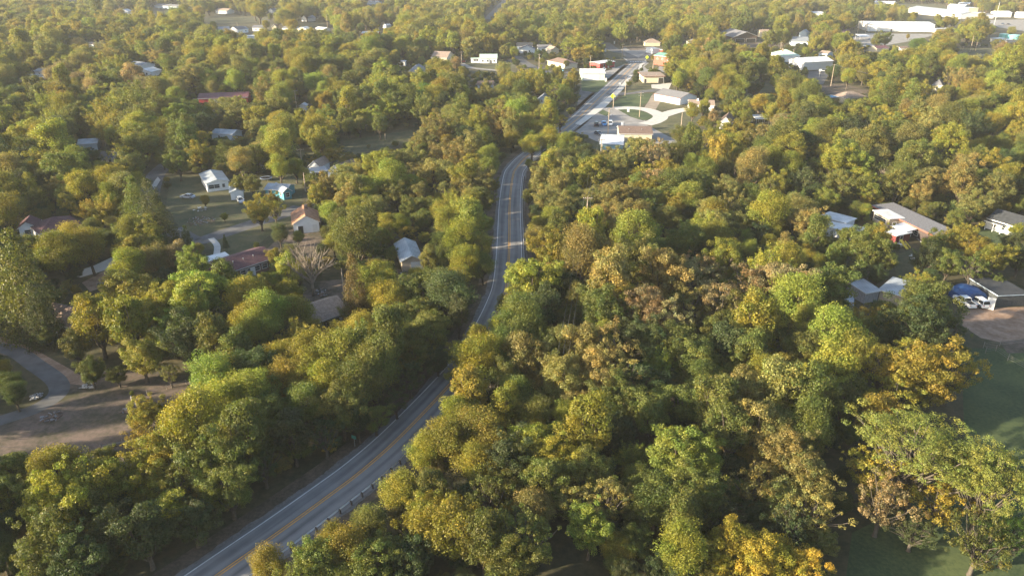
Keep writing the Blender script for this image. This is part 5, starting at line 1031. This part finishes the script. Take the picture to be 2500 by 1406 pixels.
# the dead tree
# keep open what the photograph leaves open: crowns that would cover it are drawn in
VIS = []
def vis(x0, y0, x1, y1, st=9):
    for a in np.arange(x0, x1+.1, st):
        for b in np.arange(y0, y1+.1, st): VIS.append((a, b, P(a, b).y))
for q in ((713,508,776,566),(498,416,552,462),(566,468,594,490),(690,470,712,488),(655,466,690,474),(748,412,800,420),(810,396,836,410),(802,418,815,432),(758,396,778,404),(592,622,650,650),(545,640,590,650),(516,626,552,634),(95,530,196,550),(60,556,90,576),(182,712,206,760),(978,604,1014,662),(782,742,832,786),(522,322,566,342),(490,234,512,246),(196,340,232,352),(250,388,274,402),(0,342,22,364),
  (2010,520,2060,544),(2030,548,2090,564),(2132,512,2166,560),(2140,500,2180,510),(2190,525,2310,572),(2212,556,2246,562),(2182,574,2216,590),(2195,590,2222,610),(2115,696,2140,708),(2152,700,2190,714),(2340,705,2424,756),(2430,700,2496,746),(2410,530,2470,572),(2360,765,2490,820),(2395,870,2490,1010),(190,930,440,980),(1395,1340,1420,1400),(2060,1330,2120,1400),
  (440,440,490,560),(440,478,480,488),(500,500,600,560),(480,560,620,590),(0,850,150,900),(20,990,300,1080),(440,1395,600,1400),(362,410,400,500),(845,345,990,368),(765,700,850,735),(745,690,800,716),(1400,200,1640,345),(1425,175,1475,195),(1570,180,1616,200),(1595,128,1630,160),(1630,225,1700,258),(1268,118,1345,132),(1340,145,1378,172),(2030,226,2110,250),(1925,140,2025,172),(1455,330,1510,352),(732,262,746,272),(1186,256,1202,266),(1000,160,1040,190),(540,64,640,80),(610,88,625,96),(885,80,922,90),(528,24,555,32),(970,152,988,160),(2120,58,2278,76),(2440,88,2485,100),(292,24,312,34),(1794,80,1846,102)): vis(*q)
for i in range(0, len(road), 2):
    for off in (-.4, 1.6, 3.2, 5.0, 6.4, 7.6):
        p = road[i]; d = (road[min(i+1, len(road)-1)]-road[max(i-1, 0)]).normalized(); q = p + Vector((d.y, -d.x, 0))*off; s = proj(q)
        if off > 7 and not (1215 < s[1] < 1320 or 1060 < s[1] < 1110): continue
        if (400 < s[1] < 640) or (off < 2 and 700 < s[1] < 800) or (off < 3 and 900 < s[1]) or (1000 < s[1] < 1060 and off < 6) or (1120 < s[1] < 1340): VIS.append((s[0], s[1], q.y))
VA = np.array(VIS)
for t in placed:
    k0 = 1.38 if t['y'] < 640 else 1.36
    k = 1.12 if t['form'] == 'x' else k0
    while k > .5:
        rx = t['r']*k*.92; ry = rx*1.05; m = (((VA[:,0]-t['x'])/rx)**2+((VA[:,1]-t['y'])/ry)**2 < 1) & (VA[:,2] > t['Y']-t['R'])
        if not m.any(): break
        k -= .08
    t['k'] = k
placed = [t for t in placed if t['k'] > .62 or t['r'] < 28]
placed_xy = np.array([(t['X'], t['Y'], t['R']) for t in placed])
def tint_of(colr, r):
    b = TINT[colr]; v = r.uniform(.76,1.22); h = r.uniform(-.10,.10)
    return (b[0]*v*(1+h), b[1]*v*(1-h*.4), b[2]*v)
def is_road(X, Y, R):
    return False
# which trees are individuals: the 300 that show largest
order = sorted(range(len(placed)), key=lambda i: -placed[i]['r']); indiv = set(order[:296])
# ---- labels: colour, shape, side, landmark, rank
LM = [(742,535,'small white gabled house'),(527,440,'white mobile home'),(682,478,'teal cottage'),(800,412,'grey carport'),(620,640,'long brick house'),(140,545,'maroon hipped roof'),(225,745,'grey brown roof'),(1000,640,'tan garage'),(810,760,'navy blue house'),(765,640,'dead leafless tree'),(545,330,'pale blue house'),(545,240,'red barn'),(340,170,'far left white houses'),(60,185,'leftmost pale roofs'),(580,75,'white house cluster'),(900,85,'bright red building'),(1012,175,'blue based house'),(1185,140,'pale green roofed house'),(1290,120,'long dark roof'),(1440,180,'mint workshop'),(1615,140,'red brick building'),(1595,190,'cream brick shop'),(1665,235,'white garage block'),(1550,320,'long brown roofed shop'),(1490,350,'aqua walled building'),(1820,90,'grey roofed hall'),(2200,65,'huge white warehouse'),(1980,150,'white warehouse'),(2060,235,'blue patio canopy'),(2285,215,'little grey cottage'),(2470,93,'teal tanks'),(2450,35,'industrial strip'),(2220,545,'long dark grey roof'),(2150,540,'cream camper'),(2050,545,'twin white metal roofs'),(2440,555,'posted porch house'),(2200,720,'tan walled long shed'),(2390,740,'white pickup'),(2430,790,'bare dirt lot'),(2430,900,'slanting wire fence'),(2290,1120,'spreading lime oak'),(2350,1330,'lower right lawn'),(1950,870,'bare twiggy shrub'),(1860,1370,'dark lower right hollow'),(1650,1130,'bright lime oak'),(1550,1330,'dark grassy hollow'),(1380,780,'dark woodland cleft'),(1245,560,'straight road stretch'),(1180,760,'road double curve'),(1020,1000,'road bend'),(800,1180,'lower road'),(560,1340,'bottom of the road'),(90,950,'curving driveway'),(250,1030,'brown clearing'),(640,585,'residential street'),(370,470,'grey side street'),(875,700,'tall brown cedar'),(490,540,'timber heap'),(975,290,'tall pointed pine'),(900,355,'shaded field'),(1860,220,'small sunlit field'),(1440,480,'crossarm pole'),(1330,390,'road top bend'),(1700,500,'middle of the right wood'),(1740,700,'pinkish oaks'),(1480,950,'olive oak clump'),(1850,620,'upper right wood edge'),(430,850,'golden oak mass'),(1620,600,'bright green maple'),(240,250,'upper left woods'),(60,1300,'lower left corner'),(2130,930,'feathery lime trees'),(1150,250,'hollow by the highway')]
CW = {'m':'fresh green','u':'bright gold','l':'lime green','y':'yellow green','g':'mid green','d':'dark green','o':'golden','t':'olive tan','k':'pinkish brown','e':'bright green'}
FW = {'o':'clumpy','f':'soft leaved','p':'plume topped','t':'tall','c':'conical','x':'open spreading','s':'thin crowned','b':'nearly bare'}
ORD = ['leftmost','second','third','fourth','fifth','sixth','seventh','eighth','ninth','tenth','eleventh','twelfth']
keys = {}
for i in indiv:
    t = placed[i]; lm = min(LM, key=lambda q: (q[0]-t['x'])**2+((q[1]-t['y'])*1.25)**2); dx, dy = t['x']-lm[0], t['y']-lm[1]
    side = ('right of' if dx > 0 else 'left of') if abs(dx) > abs(dy) else ('below' if dy > 0 else 'above')
    keys.setdefault((CW[t['col']], FW[t['form']], side, lm[2]), []).append(i)
lab = {}
NUM = ['','','two','three','four','five','six','seven','eight','nine','ten']
for (c, f, s, l), ii in keys.items():
    ii.sort(key=lambda i: placed[i]['x']); n = len(ii)
    for k, i in enumerate(ii):
        noun = {'c':'conifer','x':'oak'}.get(placed[i]['form'], 'tree')
        if n == 1: lab[i] = f'{c} {f} {noun} {s} the {l}'
        elif k == n-1: lab[i] = f'rightmost of {NUM[n]} {c} {f} {noun}s {s} the {l}'
        elif k == 0: lab[i] = f'leftmost of {NUM[n]} {c} {f} {noun}s {s} the {l}'
        else: lab[i] = f'{ORD[k]} from left of {NUM[n]} {c} {f} {noun}s {s} the {l}'
crowns = {}; rest = []
KINDG = {'c':'conifers among the houses','x':'spreading lime oaks','b':'nearly leafless trees'}
for i, t in enumerate(placed):
    protos = PROTO[t['form']]; j = rt.randrange(len(protos)); rz = rt.uniform(0, 6.283); s = t['R']/5.0*t['k']; zs = s*(0.82 if s > 1.4 else 1.0)*rt.uniform(.86,1.16); ex = rt.uniform(.86,1.16); tn = tint_of(t['col'], rt)
    if t['form'] == 'c': zs = s*1.25 if t['r'] > 20 else s*1.6
    if i in indiv:
        root = thing(FORMN[t['form']], lab[i], 'tree', (t['X'], t['Y'], 0), rz, KINDG.get(t['form'], 'trees of the wood and gardens')); root.scale = (s*ex, s/ex, zs)
        c = bpy.data.objects.new('crown', protos[j][0]); C.objects.link(c); c.parent = root; c['tint'] = tn
        k = bpy.data.objects.new('trunk', protos[j][1]); C.objects.link(k); k.parent = root
        if (t['form'], j) not in crowns: crowns[(t['form'], j)] = (c, k)
    else: rest.append((t['X'], t['Y'], t['form'], j, rz, s, zs, tn))
# the tall brown cedar by the navy house, and the dead tree
p = P(876,806); root = thing('cedar_tree', 'tall narrow brown cedar standing over the navy blue house', 'tree', (p.x, p.y, 0)); root.scale = (.72,.72,1.35)
c = bpy.data.objects.new('crown', PROTO['c'][0][0]); C.objects.link(c); c.parent = root; c['tint'] = (.105,.078,.032)
k = bpy.data.objects.new('trunk', PROTO['c'][0][1]); C.objects.link(k); k.parent = root
p = P(766,722); root = thing('dead_tree', 'bare dead tree with pale forked limbs, left of the tall brown cedar', 'tree', (p.x, p.y, 0)); root.scale = (1,1,1)
k = bpy.data.objects.new('trunk', twig_mesh('dead_branches', 5, PALEBARK, n=17, L0=7.5, thick=.15, base=5.0, sub=12)); C.objects.link(k); k.parent = root
# ---- filler: every other tree of the wood and town, one object of scattered instances
CL = np.array(CLEAR); rr_ = random.Random(3); HX = [tuple(q) for q in placed_xy]
grid = {}
for (X, Y, R) in HX: grid.setdefault((int(X//20), int(Y//20)), []).append((X, Y, R))
def near(X, Y, R, f):
    gx, gy = int(X//20), int(Y//20)
    for a in range(gx-1, gx+2):
        for b in range(gy-1, gy+2):
            for (u, v, q) in grid.get((a, b), ()):
                if (u-X)**2+(v-Y)**2 < (f*(R+q))**2: return True
    return False
def blocks(X, Y, R, top, grow=1.0):
    sx, sy, z = proj((X, Y, top*.5)); rx = R*F/z*grow; ry = max(top*.5, R*.6)*F/z*grow
    m = (np.abs(CL[:,0]-sx) < rx) & (np.abs(CL[:,1]-sy) < ry) & (CL[:,2] > Y-R)
    return bool(m.any())
LN = np.array(LANES)
def rooted_open(X, Y, R, low=False):
    if (np.hypot(LN[:,0]-X, LN[:,1]-Y) < LN[:,2] + R*(.8 if low else .45)).any(): return True
    x, y, _ = proj((X, Y, 0))
    for pts in POLYS:
        c = False; j = len(pts)-1
        for i in range(len(pts)):
            if (pts[i][1] > y) != (pts[j][1] > y) and x < (pts[j][0]-pts[i][0])*(y-pts[i][1])/(pts[j][1]-pts[i][1]+1e-9)+pts[i][0]: c = not c
            j = i
        if c: return True
    return False
fill_cols = 'yyyggggddootttlkfo'
Y = 70.0
while Y < 1500:
    sp = 7.2 if Y < 420 else 8.5 + (Y-420)*.004; half = Y*.76 + 35; X = -half
    while X < half:
        x_, y_ = X+rr_.uniform(-.45,.45)*sp, Y+rr_.uniform(-.45,.45)*sp; R = rr_.uniform(3.2,7.4) if Y < 420 else rr_.uniform(3.8,9.4)
        if rr_.random() < .12: R *= .7
        top = R*2.1; sx, sy, _ = proj((x_, y_, top*.5))
        ok = not near(x_, y_, R, .56) and not blocks(x_, y_, R, top, .9)
        if ok and sy > 520 and sx > 2050: ok = ok and rr_.random() < .25
        if ok and not rooted_open(x_, y_, R):
            form = rr_.choices('oftpcs', (42,34,12,5,2,5))[0]; col = rr_.choice('yyyygggggdottll'); 
            if sy < 200: col = rr_.choice('yyyyyottggglo')
            js = [j for (f, j) in crowns if f == form]
            if js:
                j = rr_.choice(js); s = R/5.0
                rest.append((x_, y_, form, j, rr_.uniform(0,6.28), s, s*rr_.uniform(.9,1.15), tint_of(col, rr_))); grid.setdefault((int(x_//20), int(y_//20)), []).append((x_, y_, R))
        X += sp
    Y += sp
under = []
Y = 62.0
while Y < 620:
    sp = 4.2 if Y < 300 else 6.0; half = Y*.74+15; X = -half
    while X < half:
        x_, y_ = X+rr_.uniform(-.5,.5)*sp, Y+rr_.uniform(-.5,.5)*sp; R = rr_.uniform(1.2,3.0)
        sx, sy, _ = proj((x_, y_, 1))
        if not rooted_open(x_, y_, R, True) and not blocks(x_, y_, R, R*1.6, 1.15) and not (sy > 620 and sx > 2060 and rr_.random() < .93) and not (sx > 1390 and sx < 1480 and sy > 1340):
            form = rr_.choice('oof'); js = [j for (f, j) in crowns if f == form]
            under.append((x_, y_, form, rr_.choice(js), rr_.uniform(0,6.28), R/5, R/5*.85, tint_of(rr_.choice('ddggtdo'), rr_)))
        X += sp
    Y += sp
def scatter(name, items, label, cat, with_trunk=True):
    forms = sorted({(f, j) for (_, _, f, j, *_r) in items} | set())
    ok = [k for k in forms if k in crowns]; idx = {k: n for n, k in enumerate(ok)}; items = [q for q in items if (q[2], q[3]) in idx]
    me = bpy.data.meshes.new(name); n = len(items); me.vertices.add(n); me.vertices.foreach_set('co', np.array([(q[0], q[1], 0) for q in items], dtype=np.float32).reshape(-1))
    def at(nm, ty, data, field='value'):
        a = me.attributes.new(nm, ty, 'POINT'); a.data.foreach_set(field, np.array(data, dtype=np.int32 if ty == 'INT' else np.float32).reshape(-1))
    at('pick', 'INT', [idx[(q[2], q[3])] for q in items]); at('turn', 'FLOAT_VECTOR', [(0,0,q[4]) for q in items], 'vector')
    at('size', 'FLOAT_VECTOR', [(q[5],q[5],q[6]) for q in items], 'vector'); at('tint', 'FLOAT_COLOR', [(*q[7],1) for q in items], 'color')
    o = bpy.data.objects.new(name, me); C.objects.link(o); tag(o, label, cat, kind='stuff')
    g = bpy.data.node_groups.new(name+'_nodes', 'GeometryNodeTree'); g.interface.new_socket('Geometry', in_out='INPUT', socket_type='NodeSocketGeometry'); g.interface.new_socket('Geometry', in_out='OUTPUT', socket_type='NodeSocketGeometry')
    N = g.nodes; L = g.links; gi = N.new('NodeGroupInput'); go = N.new('NodeGroupOutput')
    pk = N.new('GeometryNodeInputNamedAttribute'); pk.data_type = 'INT'; pk.inputs[0].default_value = 'pick'
    tu = N.new('GeometryNodeInputNamedAttribute'); tu.data_type = 'FLOAT_VECTOR'; tu.inputs[0].default_value = 'turn'
    sz = N.new('GeometryNodeInputNamedAttribute'); sz.data_type = 'FLOAT_VECTOR'; sz.inputs[0].default_value = 'size'
    jo = N.new('GeometryNodeJoinGeometry')
    for m in range(n and 1): pass
    outj = N.new('GeometryNodeJoinGeometry')
    for which in ((0, 1) if with_trunk else (0,)):
        for num, kk in enumerate(ok):
            # one selection per kind keeps each kind's shape on its own points
            oi = N.new('GeometryNodeObjectInfo'); oi.inputs[0].default_value = crowns[kk][which]; oi.transform_space = 'ORIGINAL'; oi.inputs['As Instance'].default_value = True
            ip = N.new('GeometryNodeInstanceOnPoints'); cm = N.new('FunctionNodeCompare'); cm.data_type = 'INT'; cm.operation = 'EQUAL'; cm.inputs[3].default_value = num
            L.new(pk.outputs[0], cm.inputs[2]); L.new(cm.outputs[0], ip.inputs['Selection']); L.new(gi.outputs[0], ip.inputs['Points']); L.new(oi.outputs['Geometry'], ip.inputs['Instance'])
            L.new(tu.outputs[0], ip.inputs['Rotation']); L.new(sz.outputs[0], ip.inputs['Scale']); L.new(ip.outputs[0], outj.inputs[0])
    L.new(outj.outputs[0], go.inputs[0]); md = o.modifiers.new('scatter', 'NODES'); md.node_group = g
    print(name, n, 'instances', len(ok), 'kinds'); return o
scatter('distant_trees', rest, 'the smaller and farther trees filling woods and town out to the horizon haze', 'woodland')
scatter('undergrowth', under, 'low dark shrubs and saplings under the tall trees', 'undergrowth', False)
# ============================================================ AIR
hm = bpy.data.materials.new('haze'); hm.use_nodes = True; n = hm.node_tree; n.nodes.clear()
pv = n.nodes.new('ShaderNodeVolumePrincipled'); pv.inputs['Color'].default_value = (.90,.93,.97,1); pv.inputs['Density'].default_value = .00009; pv.inputs['Anisotropy'].default_value = 0.0
oo = n.nodes.new('ShaderNodeOutputMaterial'); n.links.new(pv.outputs[0], oo.inputs['Volume'])
b = MB(); b.box(-1600,1600,-300,2500,-1,76); tag(b.build('haze', hm), 'thin bright evening haze over the town', 'haze', kind='stuff')
print('trees individual', len(indiv), 'rest', len(rest), 'under', len(under), 'objects', len(bpy.data.objects))
